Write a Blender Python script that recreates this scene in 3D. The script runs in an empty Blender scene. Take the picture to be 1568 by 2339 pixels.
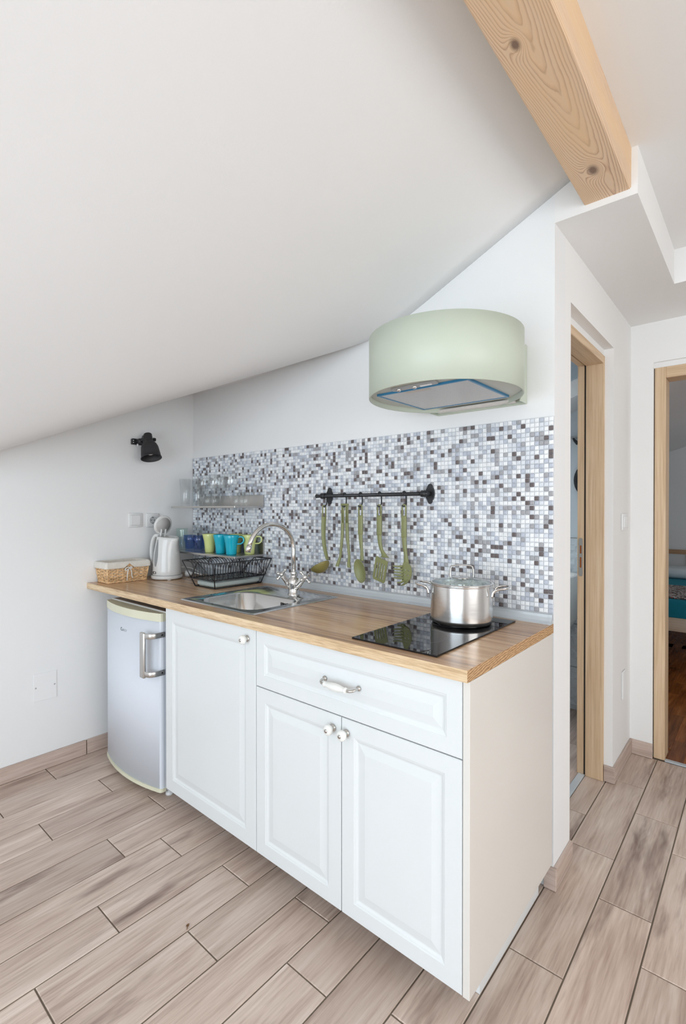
import bpy, bmesh, math, random
from mathutils import Vector, Matrix
random.seed(7)
PI = math.pi
sc = bpy.context.scene
COL = sc.collection

# ------------------------------------------------------------------ camera
cam_d = bpy.data.cameras.new('camera'); cam = bpy.data.objects.new('camera', cam_d); COL.objects.link(cam)
sc.camera = cam
cam_d.sensor_fit = 'HORIZONTAL'; cam_d.sensor_width = 36.0
cam_d.lens = 36.0 * 1124.48 / 1568.0
cam_d.clip_start = 0.02
cam.location = (0.5496, -1.7572, 1.3124)
cam.rotation_euler = (PI / 2 - 0.0057, 0.0, 0.7087)

# ------------------------------------------------------------------ world, daylight, exposure
sc.view_settings.view_transform = 'Standard'; sc.view_settings.look = 'None'
sc.view_settings.gamma = 1.0; sc.view_settings.use_curve_mapping = False
sc.view_settings.exposure = -0.01
w = bpy.data.worlds.new('sky'); sc.world = w; w.use_nodes = True
w.node_tree.nodes['Background'].inputs[0].default_value = (0.80, 0.90, 1.0, 1)
w.node_tree.nodes['Background'].inputs[1].default_value = 1.2
sc.cycles.max_bounces = 8; sc.cycles.diffuse_bounces = 4; sc.cycles.glossy_bounces = 3
sc.cycles.use_adaptive_sampling = True; sc.cycles.adaptive_threshold = 0.05; sc.cycles.use_light_tree = False
sc.cycles.transmission_bounces = 10; sc.cycles.transparent_max_bounces = 12
sc.cycles.caustics_reflective = False; sc.cycles.caustics_refractive = False
sc.cycles.sample_clamp_indirect = 6.0

def area(name, loc, rot, sx, sy, power, color):
    l = bpy.data.lights.new(name, 'AREA'); l.shape = 'RECTANGLE'; l.size = sx; l.size_y = sy
    l.energy = power; l.color = color
    o = bpy.data.objects.new(name, l); COL.objects.link(o); o.location = loc; o.rotation_euler = rot
    return o
# daylight entering by the terrace doors behind the camera and by the window in the right-hand wall
area('daylight_terrace', (0.55, -4.38, 1.14), (PI / 2, 0, 0), 3.3, 1.98, 82, (0.77, 0.90, 1.0))
area('daylight_window', (3.08, -1.6, 1.35), (0, PI / 2, 0), 1.5, 2.2, 43, (1.0, 0.98, 0.95))
area('fill_bathroom', (-1.3, 0.95, 2.18), (0, 0, 0), 0.8, 0.8, 11, (0.86, 0.94, 1.0))  # added fill lamp under the bathroom ceiling, no window there
area('fill_bedroom', (2.2, 3.4, 1.5), (0, PI / 2, 0), 1.2, 1.2, 11, (0.92, 0.97, 1.0))  # added fill lamp standing inside the bedroom, no window behind it

# ------------------------------------------------------------------ mesh helpers
class MB:
    def __init__(s): s.v = []; s.f = []; s.m = []; s.sm = []
    def add(s, verts, faces, mi=0, smooth=False):
        o = len(s.v); s.v += [tuple(p) for p in verts]
        for f in faces: s.f.append([i + o for i in f]); s.m.append(mi); s.sm.append(smooth)
        return s
    def box(s, x0, x1, y0, y1, z0, z1, bev=0.0, mi=0, seg=1):
        if bev <= 0:
            v = [(x, y, z) for z in (z0, z1) for y in (y0, y1) for x in (x0, x1)]
            return s.add(v, [(0, 2, 3, 1), (4, 5, 7, 6), (0, 1, 5, 4), (2, 6, 7, 3), (0, 4, 6, 2), (1, 3, 7, 5)], mi)
        bm = bmesh.new(); bmesh.ops.create_cube(bm, size=1)
        for v in bm.verts: v.co = Vector(((x0 + x1) / 2 + v.co.x * (x1 - x0), (y0 + y1) / 2 + v.co.y * (y1 - y0), (z0 + z1) / 2 + v.co.z * (z1 - z0)))
        bmesh.ops.bevel(bm, geom=list(bm.edges), offset=bev, segments=seg, affect='EDGES', profile=0.5)
        return s.bm(bm, mi, seg > 1)
    def bm(s, bm, mi=0, smooth=False):
        bm.verts.index_update()
        s.add([v.co[:] for v in bm.verts], [[v.index for v in f.verts] for f in bm.faces], mi, smooth); bm.free(); return s
    def lathe(s, prof, seg=24, c=(0, 0, 0), mi=0, smooth=True, closed=False, M=None):
        v = []; n = len(prof)
        for i in range(seg):
            a = 2 * PI * i / seg
            for r, z in prof:
                p = Vector((r * math.cos(a), r * math.sin(a), z))
                if M is not None: p = M @ p
                v.append((p.x + c[0], p.y + c[1], p.z + c[2]))
        f = []
        for i in range(seg):
            j = (i + 1) % seg
            for k in range(n - 1 if not closed else n):
                l = (k + 1) % n
                f.append((i * n + k, j * n + k, j * n + l, i * n + l))
        s.add(v, f, mi, smooth)
        return s
    def tube(s, path, r, seg=8, mi=0, closed=False, smooth=True, caps=True):
        P = [Vector(p) for p in path]; n = len(P)
        rr = r if isinstance(r, (list, tuple)) else [r] * n
        v = []; f = []; up = None
        for i in range(n):
            if closed: t = P[(i + 1) % n] - P[i - 1]
            else: t = P[min(i + 1, n - 1)] - P[max(i - 1, 0)]
            t.normalize()
            if up is None:
                up = Vector((0, 0, 1)) if abs(t.z) < 0.9 else Vector((1, 0, 0))
            a = t.cross(up)
            if a.length < 1e-4: a = t.cross(Vector((0.3, 0.9, 0.1)))
            a.normalize(); b = a.cross(t).normalized(); up = b
            for k in range(seg):
                q = 2 * PI * k / seg
                v.append(P[i] + (a * math.cos(q) + b * math.sin(q)) * rr[i])
        for i in range(n if closed else n - 1):
            j = (i + 1) % n
            for k in range(seg):
                l = (k + 1) % seg
                f.append((i * seg + k, i * seg + l, j * seg + l, j * seg + k))
        if caps and not closed:
            f.append(list(range(seg))); f.append([(n - 1) * seg + k for k in range(seg)][::-1])
        return s.add(v, f, mi, smooth)
    def ribbon(s, path, ws, th, side, mi=0, smooth=True):
        """a bar along PATH, width ws[i] along vector SIDE, thickness th"""
        P = [Vector(p) for p in path]; n = len(P); S = Vector(side).normalized(); v = []; f = []
        for i in range(n):
            t = (P[min(i + 1, n - 1)] - P[max(i - 1, 0)]).normalized(); nn = t.cross(S).normalized()
            hw = ws[i] / 2; t_ = (th[i] if isinstance(th, (list, tuple)) else th) / 2; b = min(t_, hw) * 0.5
            for a_, c_ in ((-hw, -t_ + b), (-hw + b, -t_), (hw - b, -t_), (hw, -t_ + b), (hw, t_ - b), (hw - b, t_), (-hw + b, t_), (-hw, t_ - b)):
                v.append(P[i] + S * a_ + nn * c_)
        for i in range(n - 1):
            for k in range(8):
                l = (k + 1) % 8; f.append((i * 8 + k, i * 8 + l, (i + 1) * 8 + l, (i + 1) * 8 + k))
        f.append(list(range(8))[::-1]); f.append([(n - 1) * 8 + k for k in range(8)])
        return s.add(v, f, mi, smooth)
    def prism(s, poly, axis, a, b, mi=0, smooth=False):
        """polygon (2D) extruded along axis from a to b; 2D order is the two other axes"""
        def P(p, h):
            return {'x': (h, p[0], p[1]), 'y': (p[0], h, p[1]), 'z': (p[0], p[1], h)}[axis]
        n = len(poly); v = [P(p, a) for p in poly] + [P(p, b) for p in poly]
        s.add(v, [[(i + 1) % n, i, n + i, n + (i + 1) % n] for i in range(n)], mi, smooth)
        o = len(s.v) - 2 * n
        s.f += [[o + i for i in range(n)], [o + n + i for i in range(n)][::-1]]; s.m += [mi, mi]; s.sm += [False, False]
        return s
    def xf(s, M):
        s.v = [tuple(M @ Vector(p)) for p in s.v]; return s
    def mesh(s, name, mats):
        me = bpy.data.meshes.new(name); me.from_pydata(s.v, [], s.f)
        me.polygons.foreach_set('material_index', s.m); me.polygons.foreach_set('use_smooth', s.sm)
        for m in (mats if isinstance(mats, (list, tuple)) else [mats]): me.materials.append(m)
        bm = bmesh.new(); bm.from_mesh(me); bmesh.ops.recalc_face_normals(bm, faces=bm.faces); bm.to_mesh(me); bm.free()
        me.update(); return me

def tag(o, label=None, cat=None, group=None, kind=None):
    if label: o['label'] = label
    if cat: o['category'] = cat
    if group: o['group'] = group
    if kind: o['kind'] = kind
    return o
def link(name, me, parent=None, loc=None):
    o = bpy.data.objects.new(name, me); COL.objects.link(o)
    if parent: o.parent = parent
    if loc is not None: o.location = loc
    return o
def wloc(o):
    p = Vector((0, 0, 0))
    while o: p += o.location; o = o.parent
    return p
def part(name, mb, mats, parent, local=False, label=None, kind=None):
    """world-coordinate shape made a child of PARENT (an unrotated thing or part), or local"""
    if not local and parent:
        q = wloc(parent); mb.v = [(a - q.x, b - q.y, c - q.z) for a, b, c in mb.v]
    o = link(name, mb.mesh(name, mats), parent)
    return tag(o, label, None, None, kind)
def thing(name, loc, label, cat, group=None, rz=0.0, kind=None):
    o = bpy.data.objects.new(name, None); COL.objects.link(o); o.location = loc; o.rotation_euler = (0, 0, rz)
    o.empty_display_size = 0.05
    return tag(o, label, cat, group, kind)
def solo(name, mb, mats, label, cat, group=None, kind=None, loc=(0, 0, 0)):
    mb.v = [(a - loc[0], b - loc[1], c - loc[2]) for a, b, c in mb.v]
    o = link(name, mb.mesh(name, mats), None, loc); return tag(o, label, cat, group, kind)
def struct(name, mb, mats, parent=None):
    o = link(name, mb.mesh(name, mats), parent); o['kind'] = 'structure'; return o
def dup(o, loc, label=None, rz=None, parent=None):
    c = o.copy(); COL.objects.link(c); c.parent = parent
    if parent is None: c.location = loc
    if rz is not None: c.rotation_euler = (0, 0, rz)
    if label: c['label'] = label
    for ch in list(o.children): dup(ch, None, parent=c)
    return c
def arc(cx, cy, r, a0, a1, n):
    return [(cx + r * math.cos(a0 + (a1 - a0) * i / n), cy + r * math.sin(a0 + (a1 - a0) * i / n)) for i in range(n + 1)]
def rrect(x0, x1, y0, y1, r, n=4):
    return arc(x1 - r, y1 - r, r, 0, PI / 2, n) + arc(x0 + r, y1 - r, r, PI / 2, PI, n) + arc(x0 + r, y0 + r, r, PI, 1.5 * PI, n) + arc(x1 - r, y0 + r, r, 1.5 * PI, 2 * PI, n)
def smooth_path(pts, n=6):
    P = [Vector(p) for p in pts]; out = []
    for i in range(len(P) - 1):
        p0, p1, p2, p3 = P[max(i - 1, 0)], P[i], P[i + 1], P[min(i + 2, len(P) - 1)]
        for k in range(n):
            t = k / n
            out.append(0.5 * ((2 * p1) + (p2 - p0) * t + (2 * p0 - 5 * p1 + 4 * p2 - p3) * t * t + (3 * p1 - p0 - 3 * p2 + p3) * t ** 3))
    out.append(P[-1]); return out
def flat_shape(outer, holes, th, bev=0.0):
    """2D outline with holes -> MB in the x,y plane, thickness th about z=0"""
    cu = bpy.data.curves.new('outline', 'CURVE'); cu.dimensions = '2D'; cu.fill_mode = 'BOTH'
    cu.extrude = th / 2 - bev; cu.bevel_depth = bev; cu.bevel_resolution = 1
    for poly in [outer] + list(holes):
        sp = cu.splines.new('POLY'); sp.points.add(len(poly) - 1); sp.use_cyclic_u = True
        for p, q in zip(sp.points, poly): p.co = (q[0], q[1], 0, 1)
    o = bpy.data.objects.new('outline', cu); COL.objects.link(o)
    dg = bpy.context.evaluated_depsgraph_get(); dg.update()
    me = bpy.data.meshes.new_from_object(o.evaluated_get(dg))
    mb = MB(); mb.add([v.co[:] for v in me.vertices], [list(p.vertices) for p in me.polygons])
    bpy.data.objects.remove(o); bpy.data.curves.remove(cu); bpy.data.meshes.remove(me)
    return mb
def text_mesh(parts, th):
    """parts: (string, size, x) laid on a common baseline in x,y"""
    mb = MB()
    for s_, size, x in parts:
        cu = bpy.data.curves.new('lettering', 'FONT'); cu.body = s_; cu.size = size; cu.extrude = th / 2
        o = bpy.data.objects.new('lettering', cu); COL.objects.link(o)
        dg = bpy.context.evaluated_depsgraph_get(); dg.update()
        me = bpy.data.meshes.new_from_object(o.evaluated_get(dg))
        mb.add([(v.co.x + x, v.co.y, v.co.z) for v in me.vertices], [list(p.vertices) for p in me.polygons])
        bpy.data.objects.remove(o); bpy.data.curves.remove(cu); bpy.data.meshes.remove(me)
    return mb

# ------------------------------------------------------------------ materials
def lin(r, g, b):
    return tuple(((c / 255) / 12.92 if c / 255 <= 0.04045 else ((c / 255 + 0.055) / 1.055) ** 2.4) for c in (r, g, b)) + (1,)
class N:
    def __init__(s, name):
        s.m = bpy.data.materials.new(name); s.m.use_nodes = True; s.t = s.m.node_tree; s.b = s.t.nodes['Principled BSDF']
    def n(s, typ, **kw):
        x = s.t.nodes.new(typ)
        for k, v in kw.items(): setattr(x, k, v)
        return x
    def l(s, a, b): s.t.links.new(a, b)
    def val(s, sock, v):
        if hasattr(v, 'is_output'): s.l(v, sock)
        else: sock.default_value = v
    def math(s, op, a, b=0.0, c=None):
        x = s.n('ShaderNodeMath', operation=op); s.val(x.inputs[0], a); s.val(x.inputs[1], b)
        if c is not None: s.val(x.inputs[2], c)
        return x.outputs[0]
    def mapping(s, vec, scale=(1, 1, 1), loc=(0, 0, 0), rot=(0, 0, 0)):
        x = s.n('ShaderNodeMapping'); s.l(vec, x.inputs[0]); x.inputs[1].default_value = loc; x.inputs[2].default_value = rot; x.inputs[3].default_value = scale
        return x.outputs[0]
    def noise(s, vec, scale=1.0, detail=4.0, rough=0.55, dist=0.0):
        x = s.n('ShaderNodeTexNoise'); s.l(vec, x.inputs['Vector']); x.inputs['Scale'].default_value = scale
        x.inputs['Detail'].default_value = detail; x.inputs['Roughness'].default_value = rough; x.inputs['Distortion'].default_value = dist
        return x.outputs[0]
    def ramp(s, fac, stops, interp='LINEAR'):
        x = s.n('ShaderNodeValToRGB'); s.val(x.inputs[0], fac); e = x.color_ramp.elements; x.color_ramp.interpolation = interp
        while len(e) > 1: e.remove(e[-1])
        e[0].position, e[0].color = stops[0]
        for p, c in stops[1:]: q = e.new(p); q.color = c
        return x.outputs[0]
    def mix(s, fac, a, b, mode='MIX'):
        x = s.n('ShaderNodeMix', data_type='RGBA', blend_type=mode); s.val(x.inputs[0], fac); s.val(x.inputs[6], a); s.val(x.inputs[7], b)
        return x.outputs[2]
    def obj(s): return s.n('ShaderNodeTexCoord').outputs['Object']
    def bump(s, h, strength=0.2, dist=0.002):
        x = s.n('ShaderNodeBump'); s.val(x.inputs['Height'], h); x.inputs['Strength'].default_value = strength; x.inputs['Distance'].default_value = dist
        s.l(x.outputs[0], s.b.inputs['Normal'])
    def rand_vec(s, amp=37.0):
        """object coordinates shifted by a random amount for each object"""
        r = s.n('ShaderNodeObjectInfo').outputs['Random']; v = s.n('ShaderNodeVectorMath', operation='ADD')
        c = s.n('ShaderNodeCombineXYZ'); s.l(s.math('MULTIPLY', r, amp), c.inputs[0]); s.l(s.math('MULTIPLY', r, amp * 1.7), c.inputs[1]); s.l(s.math('MULTIPLY', r, amp * 2.3), c.inputs[2])
        s.l(s.obj(), v.inputs[0]); s.l(c.outputs[0], v.inputs[1]); return v.outputs[0], r
    def fin(s, col=None, rough=None, metal=None, **kw):
        if col is not None: s.val(s.b.inputs['Base Color'], col)
        if rough is not None: s.val(s.b.inputs['Roughness'], rough)
        if metal is not None: s.b.inputs['Metallic'].default_value = metal
        for k, v in kw.items(): s.b.inputs[k].default_value = v
        return s.m
G1 = (0, 0, 0, 1); W1 = (1, 1, 1, 1)
def plain(name, col, rough=0.5, metal=0.0, var=0.04, scale=8.0, bump=0.0, **kw):
    q = N(name); nz = q.noise(q.obj(), scale, 1)
    d = tuple(c * (1 - var) for c in col[:3]) + (1,); e = tuple(min(1, c * (1 + var)) for c in col[:3]) + (1,)
    if bump: q.bump(q.noise(q.obj(), scale * 30, 2), bump, 0.001)
    return q.fin(q.ramp(nz, [(0.3, d), (0.7, e)]), rough, metal, **kw)
def paint(name, col, bump=0.12):
    q = N(name); o = q.obj()
    a = q.noise(o, 1.3, 1); d = tuple(c * 0.975 for c in col[:3]) + (1,)
    q.bump(q.noise(o, 160, 1), bump, 0.0012)
    return q.fin(q.ramp(a, [(0.35, d), (0.7, col)]), 0.75)
WALL = paint('wall_paint', (0.86, 0.86, 0.86, 1)); CEIL = paint('ceiling_paint', (0.87, 0.865, 0.86, 1))
HALLP = paint('hall_paint', (0.88, 0.87, 0.855, 1)); BATHP = paint('bathroom_paint', (0.72, 0.78, 0.82, 1))

def wood(name, lo, mid, hi, axis='y', fine=90.0, coarse=14.0, stretch=14.0, rough=0.45, rnd=False, dark=None, bump=0.08, vary=0.1):
    q = N(name)
    if rnd: o, r = q.rand_vec()
    else: o = q.obj()
    k = 'xyz'.index(axis); s1 = [fine] * 3; s1[k] = fine / (stretch * 1.6); s2 = [coarse] * 3; s2[k] = coarse / stretch
    a = q.noise(q.mapping(o, s1), 1.0, 4, 0.6); b = q.noise(q.mapping(o, s2), 1.0, 3, 0.55, 1.2)
    f = q.math('ADD', q.math('MULTIPLY', a, 0.5), q.math('MULTIPLY', b, 0.5))
    c = q.ramp(f, [(0.31, lo), (0.5, mid), (0.68, hi)])
    if dark:
        s3 = [11.0] * 3; s3[k] = 1.7; d = q.noise(q.mapping(o, s3), 1.0, 4, 0.6, 0.2)
        c = q.mix(q.ramp(d, [(0.59, G1), (0.74, (0.9, 0.9, 0.9, 1))]), c, dark)
        s4 = [5.0] * 3; s4[k] = 1.2; e = q.noise(q.mapping(o, s4), 1.0, 2)
        c = q.mix(q.ramp(e, [(0.35, (0.35, 0.35, 0.35, 1)), (0.65, G1)]), c, lo)
    if rnd:
        hsv = q.n('ShaderNodeHueSaturation'); q.l(c, hsv.inputs['Color']); q.l(q.math('MULTIPLY_ADD', r, 2 * vary, 1 - vary), hsv.inputs['Value']); c = hsv.outputs[0]
    if bump: q.bump(a, bump, 0.001)
    return q.fin(c, rough)
TILE = wood('wood_look_tile', lin(164, 140, 127), lin(207, 187, 173), lin(229, 213, 201), 'y', 120, 19, 12, 0.42, True, lin(112, 90, 82), 0.06, 0.10)
SKIRT_X = wood('skirting_tile_x', lin(160, 138, 126), lin(196, 175, 163), lin(214, 197, 186), 'x', 110, 17, 13, 0.45, True, None, 0.05, 0.05)
SKIRT_Y = wood('skirting_tile_y', lin(160, 138, 126), lin(196, 175, 163), lin(214, 197, 186), 'y', 110, 17, 13, 0.45, True, None, 0.05, 0.05)
GROUT = plain('floor_grout', lin(118, 106, 92), 0.9)
OAK = wood('oak_frame', lin(190, 158, 124), lin(213, 184, 150), lin(226, 201, 170), 'z', 150, 40, 26, 0.5)
OAK_Y = wood('oak_frame_y', lin(190, 158, 124), lin(213, 184, 150), lin(226, 201, 170), 'y', 150, 40, 26, 0.5)
OAK_X = wood('oak_frame_x', lin(190, 158, 124), lin(213, 184, 150), lin(226, 201, 170), 'x', 150, 40, 26, 0.5)
PARQ = wood('parquet', lin(105, 58, 26), lin(150, 88, 42), lin(182, 114, 60), 'y', 90, 20, 10, 0.22, True, None, 0.03, 0.22)
BEDWOOD = wood('pine_bed', lin(205, 178, 150), lin(226, 203, 178), lin(236, 218, 198), 'x', 80, 16, 14, 0.55)

def worktop_mat():
    q = N('oak_worktop'); o = q.obj(); sep = q.n('ShaderNodeSeparateXYZ'); q.l(o, sep.inputs[0])
    # staves about 6 cm wide running along the top
    wob = q.noise(q.mapping(o, (0.8, 3, 3)), 1.0, 2)
    yy = q.math('ADD', q.math('MULTIPLY', sep.outputs[1], 15.0), q.math('MULTIPLY', wob, 0.9))
    cell = q.math('FLOOR', yy); fr = q.math('FRACT', yy)
    wn = q.n('ShaderNodeTexWhiteNoise', noise_dimensions='1D'); q.l(cell, wn.inputs['W'])
    a = q.noise(q.mapping(o, (5, 130, 130)), 1.0, 4, 0.6); b = q.noise(q.mapping(o, (1.6, 22, 22)), 1.0, 4, 0.6, 0.8)
    f = q.math('ADD', q.math('MULTIPLY', a, 0.4), q.math('ADD', q.math('MULTIPLY', b, 0.5), q.math('MULTIPLY', wn.outputs[0], 0.12)))
    c = q.ramp(f, [(0.38, lin(176, 136, 102)), (0.53, lin(214, 176, 138)), (0.66, lin(234, 202, 166))])
    seam = q.ramp(q.math('ABSOLUTE', q.math('SUBTRACT', fr, 0.5)), [(0.45, G1), (0.5, (0.35, 0.35, 0.35, 1))])
    st = q.ramp(q.noise(q.mapping(o, (0.9, 34, 34)), 1.0, 4, 0.65), [(0.53, G1), (0.66, (0.85, 0.85, 0.85, 1))])
    c = q.mix(seam, c, lin(128, 98, 76)); c = q.mix(st, c, lin(140, 106, 82))
    return q.fin(c, 0.24)
def edge_mat():
    q = N('oak_worktop_edge'); o = q.obj()
    a = q.noise(q.mapping(o, (18, 200, 260)), 1.0, 4, 0.6); b = q.noise(q.mapping(o, (2, 30, 60)), 1.0, 3)
    f = q.math('ADD', q.math('MULTIPLY', a, 0.5), q.math('MULTIPLY', b, 0.5))
    return q.fin(q.ramp(f, [(0.37, lin(184, 152, 116)), (0.5, lin(217, 188, 150)), (0.64, lin(235, 212, 178))]), 0.4)
def endgrain_mat():
    q = N('oak_end_grain'); o = q.obj()
    wv = q.n('ShaderNodeTexWave', wave_type='RINGS', rings_direction='X'); q.l(q.mapping(o, (1, 14, 30)), wv.inputs[0]); wv.inputs['Scale'].default_value = 1.6; wv.inputs['Distortion'].default_value = 7; wv.inputs['Detail'].default_value = 2
    a = q.noise(q.mapping(o, (60, 60, 200)), 1.0, 3)
    f = q.math('ADD', q.math('MULTIPLY', wv.outputs[1], 0.4), q.math('MULTIPLY', a, 0.6))
    return q.fin(q.ramp(f, [(0.3, lin(150, 112, 76)), (0.5, lin(186, 146, 104)), (0.7, lin(212, 176, 134))]), 0.45)
def beam_mat():
    q = N('pine_beam'); o = q.obj(); sep = q.n('ShaderNodeSeparateXYZ'); q.l(o, sep.inputs[0]); X, Y, Z = sep.outputs
    xs = q.math('ADD', X, q.math('MULTIPLY', q.math('SUBTRACT', q.noise(q.mapping(o, (3, 1.6, 3)), 1.0, 2), 0.5), 0.05))
    dx = q.math('SUBTRACT', xs, q.math('MULTIPLY_ADD', Y, 0.02, 0.180))
    v = q.math('SQRT', q.math('ADD', q.math('MULTIPLY', dx, dx), 0.00003))
    f = q.math('ADD', q.math('MULTIPLY', v, 60.0), q.math('MULTIPLY', Y, 12.0))
    f = q.math('ADD', f, q.math('MULTIPLY', q.math('MULTIPLY', v, v), 1300.0))
    f = q.math('ADD', f, q.math('MULTIPLY', Z, 110.0))
    f = q.math('ADD', f, q.math('MULTIPLY', q.noise(q.mapping(o, (14, 3.5, 14)), 1.0, 4, 0.6), 2.2))
    near = None
    for kx, ky, amp, sg in ((0.137, -0.705, 5.0, 0.017), (0.160, -0.168, 7.0, 0.024), (0.19, -1.25, 5.0, 0.02)):
        a = q.math('MULTIPLY', q.math('SUBTRACT', X, kx), 1 / sg); b = q.math('MULTIPLY', q.math('SUBTRACT', Y, ky), 0.55 / sg)
        g = q.math('POWER', 2.718, q.math('MULTIPLY', q.math('ADD', q.math('MULTIPLY', a, a), q.math('MULTIPLY', b, b)), -1.0))
        f = q.math('ADD', f, q.math('MULTIPLY', g, amp)); near = g if near is None else q.math('MAXIMUM', near, g)
    ring = q.math('FRACT', f)
    c = q.ramp(ring, [(0.0, lin(228, 200, 170)), (0.45, lin(230, 200, 168)), (0.74, lin(212, 176, 144)), (0.88, lin(182, 146, 122)), (1.0, lin(224, 194, 164))])
    big = q.noise(q.mapping(o, (9, 2, 9)), 1.0, 3); c = q.mix(q.ramp(big, [(0.42, G1), (0.66, (0.7, 0.7, 0.7, 1))]), c, lin(230, 194, 150))
    fine = q.noise(q.mapping(o, (160, 9, 160)), 1.0, 3); c = q.mix(q.ramp(fine, [(0.45, G1), (0.75, (0.45, 0.45, 0.45, 1))]), c, lin(226, 200, 174))
    c = q.mix(q.ramp(near, [(0.55, G1), (0.78, (0.45, 0.45, 0.45, 1)), (0.93, (0.9, 0.9, 0.9, 1))]), c, lin(112, 88, 76))
    q.bump(ring, 0.05, 0.001)
    return q.fin(c, 0.6)
WT_TOP, WT_EDGE, WT_END, BEAM = worktop_mat(), edge_mat(), endgrain_mat(), beam_mat()

LACQ = plain('white_lacquer', (0.75, 0.775, 0.78, 1), 0.32, 0, 0.01, 3)
PANELM = plain('cream_panel', (0.74, 0.71, 0.665, 1), 0.28, 0, 0.01, 3)
GAPSHADE = plain('gap_shade', (0.03, 0.03, 0.03, 1), 0.8)  # near-black standing in for shade in gaps and under the cabinets
FRIDGE = plain('fridge_white', (0.74, 0.78, 0.85, 1), 0.45, 0, 0.01, 3)
CREAMP = plain('cream_plastic', lin(222, 220, 196), 0.35)
def brushed(name, col, rough, sc_, bump=0.03):
    q = N(name); o = q.obj(); a = q.noise(q.mapping(o, sc_), 1.0, 3)
    if bump: q.bump(a, bump, 0.0006)
    return q.fin(col, q.math('MULTIPLY_ADD', a, 0.15, rough), 1.0)
STEEL = brushed('brushed_steel', (0.66, 0.645, 0.63, 1), 0.13, (3, 3, 220), 0.0)
STEELH = brushed('satin_steel', (0.60, 0.59, 0.575, 1), 0.24, (300, 300, 10))
SINKM = brushed('sink_steel', (0.68, 0.68, 0.67, 1), 0.10, (12, 200, 200), 0.0)
SHELFM = brushed('shelf_steel', (0.58, 0.565, 0.545, 1), 0.25, (4, 220, 220), 0.02)
POLISH = plain('polished_steel', (0.74, 0.73, 0.71, 1), 0.07, 1.0, 0.02)
NICKEL = plain('brushed_nickel', (0.58, 0.56, 0.53, 1), 0.25, 1.0, 0.03)
BLACK = plain('black_metal', (0.016, 0.017, 0.020, 1), 0.34, 0, 0.1)
MATTBLK = plain('matt_black', (0.030, 0.028, 0.031, 1), 0.6, 0, 0.15, 30)
HOBGL = plain('black_glass', (0.006, 0.006, 0.008, 1), 0.03, 0, 0.05)
HOBLN = plain('hob_mark', (0.16, 0.16, 0.165, 1), 0.2)
HOODM = plain('hood_green', lin(192, 200, 185), 0.42, 0, 0.02, 4)
HOODIN = plain('hood_inner', lin(206, 209, 200), 0.5)
BLUEFILM = plain('blue_film', lin(58, 132, 176), 0.3)
ALU = plain('alu_profile', lin(204, 211, 216), 0.34, 0.15, 0.03)
WHITEPL = plain('white_plastic', (0.80, 0.80, 0.80, 1), 0.3, 0, 0.01)
KETTLE = plain('kettle_white', (0.76, 0.76, 0.75, 1), 0.16, 0, 0.01)
GREYPL = plain('grey_plastic', (0.40, 0.40, 0.40, 1), 0.35)
GREYWIN = plain('water_window', (0.30, 0.31, 0.32, 1), 0.12)
CERAM = plain('ceramic_white', (0.84, 0.835, 0.80, 1), 0.1, 0, 0.01)
OLIVE = plain('olive_nylon', lin(134, 137, 92), 0.42, 0, 0.04, 12)
OLIVE2 = plain('olive_brown_nylon', lin(138, 126, 70), 0.4, 0, 0.06, 12)
YMUG = plain('lime_ceramic', lin(208, 216, 142), 0.14, 0, 0.02)
TMUG = plain('turquoise_ceramic', lin(20, 176, 200), 0.14, 0, 0.02)
TRAY = plain('pale_green_plastic', lin(190, 203, 202), 0.3, 0, 0.02)
WICKER = plain('wicker', lin(224, 186, 140), 0.6, 0, 0.28, 60)
LINEN = plain('linen_cloth', lin(226, 221, 212), 0.9, 0, 0.04, 40, 0.3)
CORDW = plain('white_cord', (0.82, 0.82, 0.80, 1), 0.8)
BULB = plain('bulb_glass', (0.8, 0.8, 0.8, 1), 0.2)
COPPER = plain('brass_dark', lin(150, 80, 30), 0.5)
TURQ = plain('turquoise_sheet', lin(0, 128, 150), 0.85, 0, 0.06, 10)
PILLOW = plain('pillow_cotton', lin(214, 222, 226), 0.9, 0, 0.03)
LEAF = plain('dry_leaf', lin(120, 84, 50), 0.8)
def glass(name, col, rough=0.03, ior=1.5):
    """thin-walled glass: clear to look through, mirroring at grazing angles"""
    q = N(name); q.t.nodes.remove(q.b); t = q.n('ShaderNodeBsdfTransparent'); t.inputs[0].default_value = col
    g = q.n('ShaderNodeBsdfGlossy'); g.inputs['Roughness'].default_value = rough; g.inputs[0].default_value = (1, 1, 1, 1)
    lw = q.n('ShaderNodeLayerWeight'); lw.inputs[0].default_value = 0.5; m = q.n('ShaderNodeMixShader')
    f = q.math('MULTIPLY_ADD', q.math('POWER', lw.outputs['Facing'], 4.5), 0.7, 0.04)
    q.l(f, m.inputs[0]); q.l(t.outputs[0], m.inputs[1]); q.l(g.outputs[0], m.inputs[2])
    q.l(m.outputs[0], q.t.nodes['Material Output'].inputs[0]); return q.m
GLASS = glass('clear_glass', (0.978, 0.984, 0.984, 1)); GREENG = glass('green_glass', (0.93, 0.975, 0.96, 1)); BLUEG = glass('blue_glass', (0.70, 0.80, 0.98, 1))
LIDG = glass('lid_glass', (0.90, 0.95, 0.95, 1))
def blanket():
    q = N('woven_blanket'); v = q.n('ShaderNodeTexVoronoi'); q.l(q.obj(), v.inputs[0]); v.inputs['Scale'].default_value = 90
    return q.fin(q.ramp(v.outputs['Color'], [(0.2, lin(90, 84, 82)), (0.5, lin(190, 186, 182)), (0.8, lin(150, 80, 70))], 'CONSTANT'), 0.95)
BLANK = blanket()
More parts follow.
